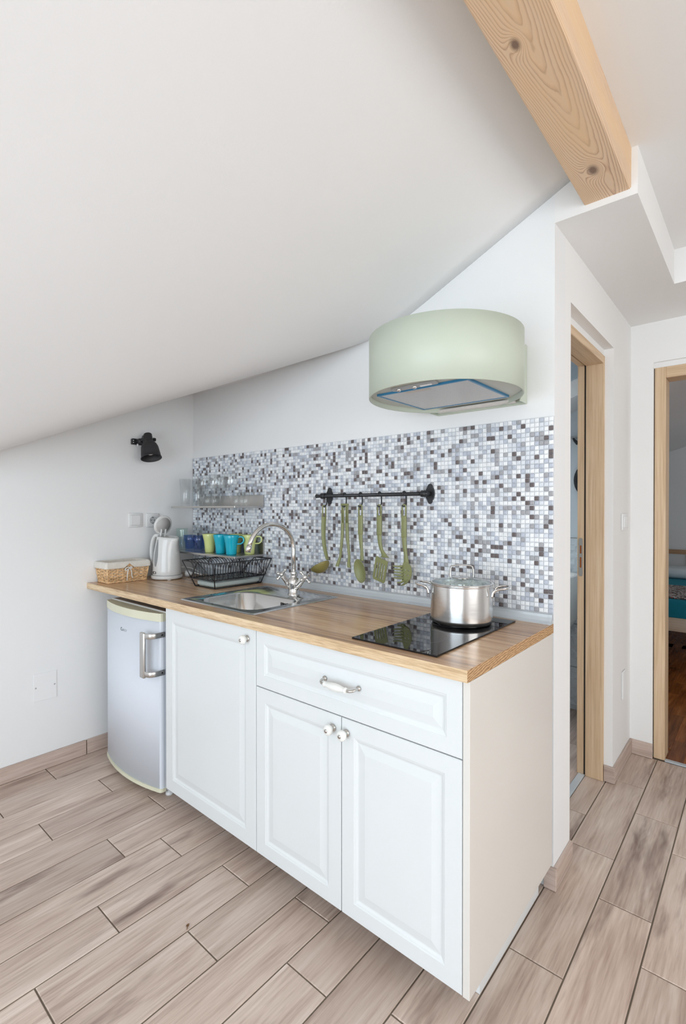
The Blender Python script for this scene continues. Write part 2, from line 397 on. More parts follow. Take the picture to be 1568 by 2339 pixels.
def filt():
    q = N('perforated_filter'); v = q.n('ShaderNodeTexVoronoi'); q.l(q.obj(), v.inputs[0]); v.inputs['Scale'].default_value = 170; v.inputs['Randomness'].default_value = 0.1
    c = q.ramp(v.outputs['Distance'], [(0.22, lin(110, 106, 102)), (0.40, lin(206, 202, 198))]); q.bump(v.outputs['Distance'], 0.3, 0.001)
    return q.fin(c, 0.35, 0.6)
FILT = filt()
def relief():
    q = N('relief_tile'); o = q.obj(); v = q.n('ShaderNodeTexVoronoi', distance='CHEBYCHEV'); q.l(o, v.inputs[0]); v.inputs['Scale'].default_value = 26
    q.bump(v.outputs['Distance'], 0.8, 0.012); return q.fin((0.70, 0.76, 0.80, 1), 0.25)
RELIEF = relief()

# ================================================================== STRUCTURE
LX = -2.212          # left wall
YF = 1.266           # far wall of the hall
ZL = 2.2924          # soffit of the hall
XR, YB = 3.2, -4.5   # right-hand and rear walls, behind the camera
def ceil_z(x, y):
    A = 2.066 + 0.452 * y; B = 2.138 + 0.452 * (x + 0.569); k = 0.030
    m = max(A, B); return m + k * math.log(math.exp((A - m) / k) + math.exp((B - m) / k)) - 0.004
mb = MB(); nx, ny = 60, 70; V = []
xs = [LX - 0.1 + (0.100 - LX + 0.1) * i / nx for i in range(nx + 1)]; ys = [YB + (0.0 - YB) * (j / ny) for j in range(ny + 1)]
F = []
for lay in (0, 1):
    for i in range(nx + 1):
        for j in range(ny + 1): V.append((xs[i], ys[j], ceil_z(xs[i], ys[j]) + 0.08 * lay))
q = (nx + 1) * (ny + 1)
for i in range(nx):
    for j in range(ny):
        a, b, c, d = i * (ny + 1) + j, (i + 1) * (ny + 1) + j, (i + 1) * (ny + 1) + j + 1, i * (ny + 1) + j + 1
        F.append((a, d, c, b)); F.append((a + q, b + q, c + q, d + q))
for i in range(nx):
    for j in (0, ny):
        a, b = i * (ny + 1) + j, (i + 1) * (ny + 1) + j; F.append((a, b, b + q, a + q))
for j in range(ny):
    for i in (0, nx):
        a, b = i * (ny + 1) + j, i * (ny + 1) + j + 1; F.append((a, b, b + q, a + q))
mb.add(V, F, 0, True)
ceiling = struct('ceiling', mb, CEIL)
ceiling_flat = struct('ceiling_flat', MB().box(0.215, XR, YB, 0.81, 2.44, 2.60), HALLP)
soffit = struct('ceiling_soffit', MB().box(0.0, 0.247, 0.0, YF, ZL, 2.62).box(-0.15, 0.0, 0.12, YF, ZL + 0.0005, 2.62).box(0.247, XR, 0.81, YF, ZL, 2.62), HALLP)
wall_left = struct('wall_left', MB().box(LX - 0.15, LX, YB, 0.0, 0.0, 2.2), WALL)
wall_back = struct('wall_back', MB().box(LX - 0.15, 0.0, 0.0, 0.12, 0.0, 2.6), WALL)
# hall wall with the bathroom doorway
D0, D1, DZ = 0.185, 0.869, 2.081
struct('wall_hall', MB().box(-0.15, 0.0, 0.12, D0, 0, ZL).box(-0.15, 0.0, D1, YF, 0, ZL).box(-0.15, 0.0, D0, D1, DZ, ZL), HALLP)
# far wall with the bedroom doorway
struct('wall_far', MB().box(-0.15, 0.104, YF, YF + 0.14, 0, ZL + 0.1).box(0.95, XR, YF, YF + 0.14, 0, ZL + 0.1).box(0.104, 0.95, YF, YF + 0.14, 2.081, ZL + 0.1), HALLP)
# walls behind and beside the camera, with their glazed openings
struct('wall_right', MB().box(XR, XR + 0.15, YB, -2.8, 0, 2.6).box(XR, XR + 0.15, -0.4, YF, 0, 2.6).box(XR, XR + 0.15, -2.8, -0.4, 0, 0.55).box(XR, XR + 0.15, -2.8, -0.4, 2.15, 2.6), WALL)
struct('wall_rear', MB().box(LX - 0.15, -1.15, YB - 0.15, YB, 0, 2.6).box(2.25, XR + 0.15, YB - 0.15, YB, 0, 2.6).box(-1.15, 2.25, YB - 0.15, YB, 2.15, 2.6), WALL)
def window(name, pts):
    t = thing(name, (0, 0, 0), None, None, kind='structure')
    for b in pts: part('window_bar', MB().box(*b, bev=0.004), WHITEPL, t)
window('window_1', [(-1.15 + k * 1.1, -1.08 + k * 1.1, YB - 0.1, YB - 0.03, 0.0, 2.15) for k in range(3)] + [(2.18, 2.25, YB - 0.1, YB - 0.03, 0, 2.15), (-1.08, 2.18, YB - 0.1, YB - 0.03, 0.0, 0.08), (-1.08, 2.18, YB - 0.1, YB - 0.03, 2.08, 2.15)])
window('window_2', [(XR + 0.03, XR + 0.1, -2.8 + k * 1.165, -2.73 + k * 1.165, 0.55, 2.15) for k in range(3)] + [(XR + 0.03, XR + 0.1, -2.73, -0.47, 0.55, 0.62), (XR + 0.03, XR + 0.1, -2.73, -0.47, 2.08, 2.15)])
# rounded plaster seam between the sloping ceiling and the kitchen wall
mb = MB(); n = 24; V = []; F = []
for i in range(n + 1):
    t = i / n; x = LX + 0.01 + 1.40 * t; d = 0.020 * math.sin(PI * min(1, t * 1.35 + 0.06) ** 0.8) * (1 - 0.75 * t) + 0.002
    z = ceil_z(x, -d); V += [(x, -d, z + 0.003), (x, 0.0, ceil_z(x, 0) - d * 1.1), (x, 0.0, ceil_z(x, 0) + 0.02)]
for i in range(n):
    for k in range(3): F.append((3 * i + k, 3 * i + 3 + k, 3 * i + 3 + (k + 1) % 3, 3 * i + (k + 1) % 3))
mb.add(V, F); struct('trim_1', mb, CEIL)

# ---- floor: slab, grout and tiles laid in staggered columns
floor = struct('floor', MB().box(LX - 0.1, XR, YB, YF + 0.02, -0.12, -0.0035), GROUT)
PX, PYL, GAP = 0.1563, 0.615, 0.0042
joint = {-2.217: -.853, -2.061: -1.113, -1.905: -.722, -1.749: -1.03, -1.592: -.633, -1.436: -.887, -1.280: -.745, -1.123: -1.055, -.967: -.674, -.811: -.914, -.655: -.604, -.498: -.786, -.342: -.50, -.186: -.709, -.029: -.318, .127: .062, .283: -.135}
tile_mesh = {}
def tile_shape(wx, wy):
    key = (round(wx, 3), round(wy, 3))
    if key not in tile_mesh:
        b = 0.0016; hx, hy = wx / 2, wy / 2; m = MB()
        V = [(-hx, -hy, -0.004), (hx, -hy, -0.004), (hx, hy, -0.004), (-hx, hy, -0.004)]
        V += [(-hx, -hy, -b), (hx, -hy, -b), (hx, hy, -b), (-hx, hy, -b), (-hx + b, -hy + b, 0), (hx - b, -hy + b, 0), (hx - b, hy - b, 0), (-hx + b, hy - b, 0)]
        m.add(V, [(0, 1, 5, 4), (1, 2, 6, 5), (2, 3, 7, 6), (3, 0, 4, 7), (4, 5, 9, 8), (5, 6, 10, 9), (6, 7, 11, 10), (7, 4, 8, 11), (8, 9, 10, 11)])
        tile_mesh[key] = m.mesh('floor_tile', TILE)
    return tile_mesh[key]
field = MB()
for i in range(36):
    x0 = -2.2173 + i * PX; x1 = x0 + PX
    ref = joint.get(min(joint, key=lambda k: abs(k - x0)), 0.0)
    if i > 16: ref = random.uniform(-0.5, 0.1)
    ax0, ax1 = max(x0, LX) + GAP / 2, min(x1, XR) - GAP / 2
    k0 = math.floor((YB - ref) / PYL)
    for k in range(k0, k0 + 14):
        y0, y1 = ref + k * PYL, ref + (k + 1) * PYL
        ytop = YF if (x1 > -0.13) else 0.0
        ay0, ay1 = max(y0, YB) + GAP / 2, min(y1, ytop) - GAP / 2
        if ax1 - ax0 < 0.01 or ay1 - ay0 < 0.01: continue
        if -0.19 < x0 < -0.17 and ay1 > 0.0:       # doorway of the bathroom: only as far as the threshold
            ax0_ = -0.118
        else: ax0_ = ax0
        cx, cy = (ax0_ + ax1) / 2, (ay0 + ay1) / 2
        if x0 < 1.3 and ay1 > -2.4:
            o = link('floor_tile', tile_shape(ax1 - ax0_, ay1 - ay0), floor, (cx, cy, 0))
            o.delta_rotation_euler = (random.uniform(-.0012, .0012), random.uniform(-.0016, .0016), 0)
        else:
            me = tile_shape(ax1 - ax0_, ay1 - ay0)
            field.add([(v.co.x + cx, v.co.y + cy, v.co.z) for v in me.vertices], [list(p.vertices) for p in me.polygons])
part('floor_tile_field', field, TILE, floor, kind='stuff')

# ---- skirting tiles
bs = struct('baseboard_left', MB().box(LX, LX + 0.003, YB, -0.62, 0, 0.074), GROUT)
y = -0.655
for k in range(7):
    o = part('skirting_tile', MB().box(LX, LX + 0.011, y - 0.60, y - 0.003, 0.002, 0.0777, bev=0.001), SKIRT_Y, bs); y -= 0.603
part('skirting_tile', MB().box(LX, LX + 0.011, -0.653, -0.10, 0.002, 0.0777, bev=0.001), SKIRT_Y, bs)
bs = struct('baseboard_hall', MB().box(0.0, 0.002, 0.0, D0, 0, 0.07).box(0.0, 0.002, D1, YF, 0, 0.07), GROUT)
part('skirting_tile', MB().box(0.0004, 0.012, 0.0005, D0, 0.002, 0.0777, bev=0.001), SKIRT_Y, bs)
part('skirting_tile', MB().box(-0.029, 0.012, -0.012, -0.0004, 0.002, 0.0777, bev=0.001), SKIRT_X, bs)
part('skirting_tile', MB().box(0.0004, 0.011, D1 + 0.0005, YF - 0.0004, 0.002, 0.0777, bev=0.001), SKIRT_Y, bs)
part('skirting_tile', MB().box(-0.036, 0.011, D1 - 0.011, D1 - 0.0004, 0.002, 0.0777, bev=0.001), SKIRT_X, bs)
bs = struct('baseboard_far', MB().box(0.0, 0.104, YF - 0.002, YF, 0, 0.07), GROUT)
part('skirting_tile', MB().box(0.011, 0.106, YF - 0.011, YF, 0.002, 0.0777, bev=0.001), SKIRT_X, bs)

# ---- door 1 (bathroom): oak lining set back in the opening, strike plate on the far jamb
d1 = thing('door_1', (0, 0.5, 0), None, None, kind='structure')
part('jamb', MB().box(-0.118, -0.038, D1 - 0.018, D1, 0, 2.05, bev=0.002), OAK, d1)
st = part('stop', MB().box(-0.158, -0.127, D1 - 0.010, D1, 0, 2.05, bev=0.002), OAK, d1)
part('rebate', MB().box(-0.127, -0.118, D1 - 0.004, D1, 0, 2.05), GAPSHADE, d1)  # strip coloured near-black as the shade in the groove
part('jamb', MB().box(-0.150, -0.038, D0, D0 + 0.018, 0, 2.05, bev=0.002), OAK, d1)
part('header', MB().box(-0.118, -0.038, D0 + 0.018, D1 - 0.018, 2.012, 2.05, bev=0.002), OAK_Y, d1)
part('header_stop', MB().box(-0.158, -0.127, D0 + 0.018, D1 - 0.010, 2.020, 2.05, bev=0.002), OAK_Y, d1)
part('filler', MB().box(-0.15, -0.042, D0, D1, 2.05, DZ), HALLP, d1)
m = flat_shape(rrect(-0.009, 0.009, -0.095, 0.095, 0.0088, 5), [rrect(-0.004, 0.004, 0.018, 0.058, 0.001, 1), rrect(-0.004, 0.004, -0.052, 0.0, 0.001, 1)], 0.0016)
m.xf(Matrix.Translation((-0.142, D1 - 0.0108, 1.075)) @ Matrix.Rotation(PI / 2, 4, 'X'))
part('strike_plate', m, NICKEL, st, label='rounded steel strike plate')
part('strike_hole', MB().box(-0.146, -0.138, D1 - 0.0104, D1 - 0.0095, 1.093, 1.133).box(-0.146, -0.138, D1 - 0.0104, D1 - 0.0095, 1.023, 1.075), COPPER, st)
part('threshold', MB().box(-0.150, -0.120, D0 + 0.018, D1 - 0.012, -0.003, 0.004, bev=0.001), ALU, d1)
# ---- door 2 (bedroom)
d2 = thing('door_2', (0.5, YF, 0), None, None, kind='structure')
part('jamb', MB().box(0.108, 0.158, YF + 0.012, YF + 0.13, 0, 2.053, bev=0.002), OAK, d2)
part('jamb', MB().box(0.90, 0.95, YF + 0.012, YF + 0.13, 0, 2.053, bev=0.002), OAK, d2)
part('header', MB().box(0.158, 0.90, YF + 0.012, YF + 0.13, 1.995, 2.053, bev=0.002), OAK_X, d2)
part('threshold', MB().box(0.158, 0.90, YF + 0.008, YF + 0.035, -0.003, 0.004, bev=0.001), ALU, d2)
part('filler', MB().box(0.104, 0.95, YF + 0.016, YF + 0.13, 2.053, 2.081), HALLP, d2)

# ---- exposed beam
bz = 2.314
mb = MB(); prof = [(0.094, 2.62), (0.094, bz + 0.002), (0.097, bz), (0.225, bz), (0.229, bz + 0.005), (0.2305, 2.62)]
mb.prism(prof, 'y', -4.4, 0.0)
solo('ceiling_beam', mb, BEAM, 'exposed pine ceiling beam with knots at the top right', 'beam')

# ================================================================== KITCHEN WALL
# mosaic backsplash: sheets of glass mosaic, 16 mm pitch
ZM0, ZM1 = 0.948, 1.6326
bsp = solo('mosaic_backsplash', MB().box(LX + 0.002, -0.001, -0.0035, -0.0003, 0.93, ZM1), plain('mosaic_grout', lin(206, 207, 210), 0.9), 'grey and white glass mosaic backsplash behind the worktop', 'backsplash')
PALC = [(246, 248, 250), (226, 230, 236), (196, 202, 214), (172, 172, 176), (108, 98, 98)]
PALM = []
for i, c in enumerate(PALC):
    q_ = N('mosaic_glass'); r_ = q_.n('ShaderNodeObjectInfo').outputs['Random']; o_ = q_.obj()
    nz = q_.noise(o_, 70, 2); d_ = tuple(v * 0.84 for v in lin(*c)[:3]) + (1,)
    PALM.append(q_.fin(q_.ramp(nz, [(0.3, d_), (0.65, lin(*c))]), 0.12))
PM = 0.0161; TS = 0.0147
def mos_tile(mbx, cx, cz, mi, s=TS, tx=0.0, tz=0.0):
    h = s / 2; b = 0.0016; y1, y0 = -0.0035, -0.0072; c = 0.0054
    V = [(cx - h, y1, cz - h), (cx + h, y1, cz - h), (cx + h, y1, cz + h), (cx - h, y1, cz + h)]
    V += [(cx - h, -c, cz - h), (cx + h, -c, cz - h), (cx + h, -c, cz + h), (cx - h, -c, cz + h)]
    V += [(cx + sx * (h - b), y0 + tx * sx * h + tz * sz * h, cz + sz * (h - b)) for sx, sz in ((-1, -1), (1, -1), (1, 1), (-1, 1))]
    mbx.add(V, [(0, 1, 5, 4), (1, 2, 6, 5), (2, 3, 7, 6), (3, 0, 4, 7), (4, 5, 9, 8), (5, 6, 10, 9), (6, 7, 11, 10), (7, 4, 8, 11), (8, 9, 10, 11)], mi)
mos_me = []
for i in range(5):
    m = MB(); mos_tile(m, 0, 0, 0); mos_me.append(m.mesh('mosaic_tile', PALM[i]))
rest = MB(); ncol = int((-LX - 0.004) / PM); nrow = int((ZM1 - ZM0) / PM); used = 0
rm = random.Random(3)
def sheet(x, k): return x - (k // 19) * 0.0006
for ci in range(ncol):
    for ri in range(nrow):
        cx = -0.0095 - ci * PM; cz = ZM1 - 0.0088 - ri * PM - 0.0012 * (ri // 19)
        if cz < ZM0 + 0.004: continue
        p = rm.random(); mi = 0 if p < .33 else 1 if p < .58 else 2 if p < .76 else 3 if p < .90 else 4
        cx += rm.uniform(-.0004, .0004); cz += rm.uniform(-.0004, .0004)
        if ci < 8 and used < 300:
            o = link('mosaic_tile', mos_me[mi], bsp, (cx, 0, cz)); used += 1
            o.delta_rotation_euler = (rm.uniform(-.03, .03), 0, rm.uniform(-.03, .03))
        else: mos_tile(rest, cx, cz, mi, TS, rm.uniform(-.03, .03), rm.uniform(-.03, .03))
part('mosaic_field', rest, PALM, bsp, kind='stuff')

# worktop with the openings for sink and hob left whole (both lie on top or are let in from above)
HW, HB, DW = 0.918, 0.887, 0.649
SX0, SX1, SY0, SY1 = -1.392, -0.893, -0.592, -0.100       # sink rim
bx0, bx1, by0, by1 = -1.345, -0.945, -0.560, -0.255       # bowl opening
mb = MB(); Xs = [LX + 0.001, bx0, bx1, -0.0005]; Ys = [-DW, by0, by1, -0.004]
for i in range(3):
    for j in range(3):
        if i == 1 and j == 1: continue
        a = (Xs[i], Xs[i + 1], Ys[j], Ys[j + 1])
        mb.add([(a[0], a[2], HW), (a[1], a[2], HW), (a[1], a[3], HW), (a[0], a[3], HW)], [(0, 1, 2, 3)], 0)
        mb.add([(a[0], a[2], HB), (a[1], a[2], HB), (a[1], a[3], HB), (a[0], a[3], HB)], [(3, 2, 1, 0)], 1)
def wquad(p, q_, mi): mb.add([(p[0], p[1], HB), (q_[0], q_[1], HB), (q_[0], q_[1], HW), (p[0], p[1], HW)], [(0, 1, 2, 3)], mi)
wquad((Xs[0], Ys[0]), (Xs[3], Ys[0]), 1); wquad((Xs[3], Ys[0]), (Xs[3], Ys[3]), 2); wquad((Xs[3], Ys[3]), (Xs[0], Ys[3]), 1); wquad((Xs[0], Ys[3]), (Xs[0], Ys[0]), 1)
wquad((bx0, by0), (bx0, by1), 1); wquad((bx1, by1), (bx1, by0), 1); wquad((bx0, by1), (bx1, by1), 1); wquad((bx1, by0), (bx0, by0), 1)
solo('worktop', mb, [WT_TOP, WT_EDGE, WT_END], 'long oak laminate worktop over the white cabinets and the fridge', 'worktop')
prof = [(-0.0075, HW), (-0.030, HW), (-0.030, HW + 0.004), (-0.020, HW + 0.010), (-0.013, HW + 0.022), (-0.011, HW + 0.031), (-0.0075, HW + 0.032)]
solo('worktop_upstand', MB().prism(prof, 'x', LX + 0.012, -0.006).prism([(a - 0.0015, b + (0.001 if b > HW else 0)) for a, b in prof], 'x', -0.012, -0.002), ALU, 'grey plastic sealing strip between worktop and mosaic', 'trim strip')

# ---- cabinets
def ring_panel(x0, x1, z0, z1, yf, rings, th=0.018):
    """door front at y=yf facing -y; rings: (inset, depth back from the front)"""
    m = MB(); V = []; F = []
    full = [(0.0, th), (0.0, 0.002), (0.002, 0.0)] + rings
    for ins, d in full:
        V += [(x0 + ins, yf + d, z0 + ins), (x1 - ins, yf + d, z0 + ins), (x1 - ins, yf + d, z1 - ins), (x0 + ins, yf + d, z1 - ins)]
    for k in range(len(full) - 1):
        for i in range(4):
            j = (i + 1) % 4; F.append((4 * k + i, 4 * k + j, 4 * k + 4 + j, 4 * k + 4 + i))
    e = 4 * (len(full) - 1); F.append((e, e + 1, e + 2, e + 3)); F.append((3, 2, 1, 0))
    return m.add(V, F)
def rings(a): return [(a, 0.0), (a + 0.0015, 0.0018), (a + 0.006, 0.0028), (a + 0.012, 0.0058), (a + 0.015, 0.0061), (a + 0.038, 0.0022), (a + 0.040, 0.0018)]
YD = -0.635
def knob(parent, x, z):
    M = Matrix.Translation((x, YD, z)) @ Matrix.Rotation(PI / 2, 4, 'X')
    k = part('knob', MB().lathe([(0, 0.006), (0.0075, 0.006), (0.008, 0.012), (0.0135, 0.016), (0.0165, 0.022), (0.0160, 0.028), (0.0125, 0.0325), (0.0055, 0.034), (0, 0.034)], 20, M=M), CERAM, parent, label='white ceramic knob')
    part('knob_rosette', MB().lathe([(0, 0), (0.0115, 0), (0.0115, 0.003), (0.0085, 0.0065), (0, 0.0065)], 20, M=M), NICKEL, parent)
    part('knob_cap', MB().lathe([(0, 0.0335), (0.0060, 0.0335), (0.0056, 0.0352), (0, 0.0358)], 16, M=M), NICKEL, parent)
def cab_body(t, x0, x1):
    part('body', MB().box(x0, x0 + 0.016, -0.612, -0.04, 0.0955, HB).box(x1 - 0.016, x1, -0.612, -0.04, 0.0955, HB).box(x0 + 0.016, x1 - 0.016, -0.612, -0.04, 0.0955, 0.1115).box(x0 + 0.016, x1 - 0.016, -0.05, -0.04, 0.1115, HB).box(x0 + 0.016, x1 - 0.016, -0.612, -0.596, 0.85, HB), LACQ, t)
    for lx in (x0 + 0.05, x1 - 0.05):
        for ly in (-0.43, -0.10):
            part('leg', MB().lathe([(0, 0.001), (0.022, 0.001), (0.024, 0.006), (0.016, 0.012), (0.014, 0.08), (0.03, 0.088), (0.03, 0.0955), (0, 0.0955)], 14, (lx, ly, 0)), GAPSHADE, t)  # legs coloured near-black to paint in the shade below the cabinet
c1 = thing('base_cabinet', (-1.125, -0.33, 0), 'white base cabinet with a single panelled door beside the fridge', 'cabinet')
cab_body(c1, -1.431, -0.822)
dr = part('door', ring_panel(-1.430, -0.8215, 0.095, HB - 0.003, YD, rings(0.055)), LACQ, c1)
knob(dr, -0.866, 0.846)
c2 = thing('base_cabinet', (-0.42, -0.33, 0), 'white base cabinet with two panelled doors under a wide drawer', 'cabinet')
cab_body(c2, -0.820, -0.0225)
dr = part('drawer', ring_panel(-0.8185, -0.0215, 0.6875, HB - 0.003, YD, rings(0.043)), LACQ, c2)
hp = [(-0.487, YD, 0.787), (-0.486, YD - 0.017, 0.786), (-0.478, YD - 0.026, 0.784), (-0.462, YD - 0.029, 0.783), (-0.376, YD - 0.029, 0.783), (-0.360, YD - 0.026, 0.784), (-0.353, YD - 0.017, 0.786), (-0.352, YD, 0.787)]
part('handle', MB().tube(smooth_path(hp, 5), 0.0042, 10).lathe([(0, 0), (0.0085, 0), (0.008, 0.003), (0.004, 0.006)], 14, (-0.487, YD, 0.787), M=Matrix.Rotation(PI / 2, 4, 'X')).lathe([(0, 0), (0.0085, 0), (0.008, 0.003), (0.004, 0.006)], 14, (-0.352, YD, 0.787), M=Matrix.Rotation(PI / 2, 4, 'X')), NICKEL, dr, label='curved metal handle ends')
part('handle_grip', MB().lathe([(0, -0.045), (0.0075, -0.045), (0.0095, -0.041), (0.0075, -0.036), (0.0078, -0.033), (0.0118, -0.012), (0.0122, 0), (0.0118, 0.012), (0.0078, 0.033), (0.0075, 0.036), (0.0095, 0.041), (0.0075, 0.045), (0, 0.045)], 18, (-0.419, YD - 0.0295, 0.783), M=Matrix.Rotation(PI / 2, 4, 'Y')), CERAM, dr, label='white ceramic handle grip')
dr = part('door', ring_panel(-0.8185, -0.4215, 0.095, 0.6845, YD, rings(0.048)), LACQ, c2); knob(dr, -0.452, 0.644)
dr = part('door', ring_panel(-0.4185, -0.0215, 0.095, 0.6845, YD, rings(0.048)), LACQ, c2); knob(dr, -0.398, 0.643)
solo('end_panel', MB().box(-0.0190, -0.0005, YD, -0.014, 0.0945, HB - 0.001, bev=0.0008), [PANELM], 'cream side panel closing the right end of the cabinets', 'cabinet panel')
part('plinth', MB().box(-0.046, -0.030, -0.513, -0.06, 0.002, 0.0940), [LACQ], c2)

# ---- fridge
fr = thing('fridge', (-1.775, -0.35, 0), 'small white undercounter fridge with a brushed steel handle', 'fridge')
part('body', MB().box(-2.043, -1.507, -0.585, -0.06, 0.03, 0.838, bev=0.006), FRIDGE, fr)
part('top_plate', MB().box(-2.045, -1.505, -0.583, -0.06, 0.8375, 0.847, bev=0.003), plain('taupe_lid', lin(150, 138, 132), 0.4), fr)
part('top_strip', MB().box(-2.045, -1.505, -0.592, -0.5835, 0.8375, 0.8485, bev=0.002), WHITEPL, fr)
def fr_front(inset=0.0):
    pts = []
    xl, xr_, ye, bul = -2.043 + inset, -1.507 - inset, -0.619, 0.034 - inset
    pts += [(xl, -0.588)]
    n = 14
    cornerL = [(xl, -0.608 + 0.0), (xl + 0.004, -0.6165)]
    pts += cornerL
    for i in range(n + 1):
        t = i / n; x = xl + 0.010 + (xr_ - xl - 0.028) * t; pts.append((x, ye - bul * (1 - (2 * t - 1) ** 2)))
    pts += [(xr_ - 0.010, -0.6165), (xr_ - 0.003, -0.611), (xr_, -0.603), (xr_, -0.588)]
    return pts
fd = part('door', MB().prism(fr_front(), 'z', 0.052, 0.806), FRIDGE, fr)
for p in fd.data.polygons: p.use_smooth = abs(p.normal.z) < 0.5 and abs(p.normal.x) < 0.6
part('door_cap', MB().prism([(a, b - 0.002) for a, b in fr_front(-0.001)], 'z', 0.806, 0.843, smooth=False), CREAMP, fd, label='cream plastic top cap')
part('door_sill', MB().prism([(a, b - 0.003) for a, b in fr_front(-0.002)], 'z', 0.036, 0.052), CREAMP, fd, label='cream plastic bottom edge')
hx = -1.560; hy = -0.672
part('handle', MB().box(hx - 0.020, hx + 0.018, hy - 0.007, hy + 0.007, 0.558, 0.762, bev=0.005, seg=2), STEELH, fd, label='brushed steel bow handle')
for zz in (0.578, 0.748):
    pth = smooth_path([(hx, hy, zz), (hx + 0.025, hy + 0.001, zz), (hx + 0.045, hy + 0.008, zz), (-1.505, hy + 0.024, zz), (-1.5035, -0.628, zz), (-1.5035, -0.600, zz)], 5)
    part('handle_bracket', MB().ribbon(pth, [0.024] * len(pth), 0.005, (0, 0, 1)), STEELH, fd)
    part('handle_screw', MB().lathe([(0, 0), (0.005, 0), (0.004, 0.002), (0, 0.0025)], 12, (-1.5012, -0.612, zz), M=Matrix.Rotation(PI / 2, 4, 'Y')), BLACK, fd)
lg = text_mesh([('C', 0.0235, 0.0), ('ANDY', 0.0165, 0.0165)], 0.0012)
a = math.atan2(-0.013, 0.07)
lg.xf(Matrix.Translation((-1.814, -0.6532, 0.728)) @ Matrix.Rotation(0.02, 4, 'Z') @ Matrix.Rotation(PI / 2, 4, 'X'))
part('lettering', lg, plain('logo_grey', lin(96, 98, 104), 0.4), fd, label='small grey maker lettering')
for fx in (-2.02, -1.53):
    part('foot', MB().lathe([(0, 0.001), (0.018, 0.001), (0.018, 0.012), (0.009, 0.014), (0.009, 0.03), (0, 0.03)], 12, (fx, -0.56, 0)), WHITEPL, fr)
    part('foot', MB().lathe([(0, 0.001), (0.018, 0.001), (0.018, 0.012), (0.009, 0.014), (0.009, 0.03), (0, 0.03)], 12, (fx, -0.10, 0)), WHITEPL, fr)

# ---- sink
sk = thing('sink', (-1.142, -0.346, HW), 'square stainless steel inset sink let into the oak worktop', 'sink')
def loop(poly, z): return [(a, b, z) for a, b in poly]
nseg = 6
rim = [rrect(SX0, SX1, SY0, SY1, 0.012, nseg), rrect(SX0 + 0.004, SX1 - 0.004, SY0 + 0.004, SY1 - 0.004, 0.012, nseg), rrect(SX0 + 0.016, SX1 - 0.016, SY0 + 0.016, SY1 - 0.016, 0.014, nseg), rrect(SX0 + 0.020, SX1 - 0.020, SY0 + 0.020, SY1 - 0.020, 0.014, nseg),
       rrect(bx0 - 0.004 + 0.01, bx1 + 0.004 - 0.01, by0 + 0.008, by1 - 0.008, 0.075, nseg), rrect(bx0 + 0.012, bx1 - 0.012, by0 + 0.014, by1 - 0.014, 0.072, nseg), rrect(bx0 + 0.018, bx1 - 0.018, by0 + 0.020, by1 - 0.020, 0.07, nseg), rrect(bx0 + 0.04, bx1 - 0.04, by0 + 0.04, by1 - 0.04, 0.07, nseg), rrect(bx0 + 0.17, bx1 - 0.17, by0 + 0.13, by1 - 0.13, 0.02, nseg)]
zz = [HW + 0.0005, HW + 0.0035, HW + 0.0035, HW + 0.0012, HW + 0.0012, HW - 0.004, HW - 0.12, HW - 0.152, HW - 0.158]
mb = MB(); L = len(rim[0]); V = []; F = []
for p, z in zip(rim, zz): V += loop(p, z)
for k in range(len(rim) - 1):
    for i in range(L): F.append((k * L + i, k * L + (i + 1) % L, (k + 1) * L + (i + 1) % L, (k + 1) * L + i))
F.append([(len(rim) - 1) * L + i for i in range(L)])
mb.add(V, F, 0, True); part('bowl', mb, SINKM, sk)
for k in range(6):
    x = -1.085 + k * 0.0095
    if k in (2, 3): z0, z1 = (HW - 0.047, HW - 0.022)
    else: z0, z1 = (HW - 0.052, HW - 0.020)
    part('overflow_slot', MB().box(x, x + 0.005, by1 - 0.0225, by1 - 0.0195, z0, z1), GAPSHADE, sk)
part('overflow_screw', MB().lathe([(0, 0), (0.0055, 0), (0.005, 0.003), (0, 0.004)], 12, (-1.0585, by1 - 0.021, HW - 0.036), M=Matrix.Rotation(PI / 2, 4, 'X')), POLISH, sk)
part('drain', MB().lathe([(0, 0.004), (0.03, 0.004), (0.042, 0.002), (0.045, 0.0)], 20, (-1.145, -0.41, HW - 0.158)), POLISH, sk)

# ---- faucet
FX, FY = -1.087, -0.195
fc = thing('faucet', (FX, FY, HW + 0.0012), 'polished chrome swan neck mixer tap with two cross handles', 'faucet')
part('base', MB().lathe([(0, 0), (0.027, 0), (0.027, 0.006), (0.0235, 0.009), (0.0225, 0.035), (0.026, 0.055), (0.024, 0.072), (0.016, 0.082), (0.012, 0.090), (0.0145, 0.094), (0.0145, 0.106), (0.0105, 0.112), (0, 0.112)], 24), POLISH, fc, local=True)
R_ = 0.117; zc = 1.128 - HW
pth = [(0, 0, 0.105), (0, 0, zc - 0.02)] + [(-0.03 * (1 - math.cos(a)) / 2, -R_ * (1 - math.cos(a)), zc + R_ * math.sin(a)) for a in [k * (PI * 0.93) / 18 for k in range(19)]]
e = Vector(pth[-1]); d = (e - Vector(pth[-2])).normalized()
sp = part('spout', MB().tube(pth, 0.0098, 14), POLISH, fc, local=True)
part('aerator', MB().tube([e - d * 0.004, e + d * 0.004, e + d * 0.006, e + d * 0.026], [0.0108, 0.0122, 0.0128, 0.0122], 16), POLISH, sp, local=True)
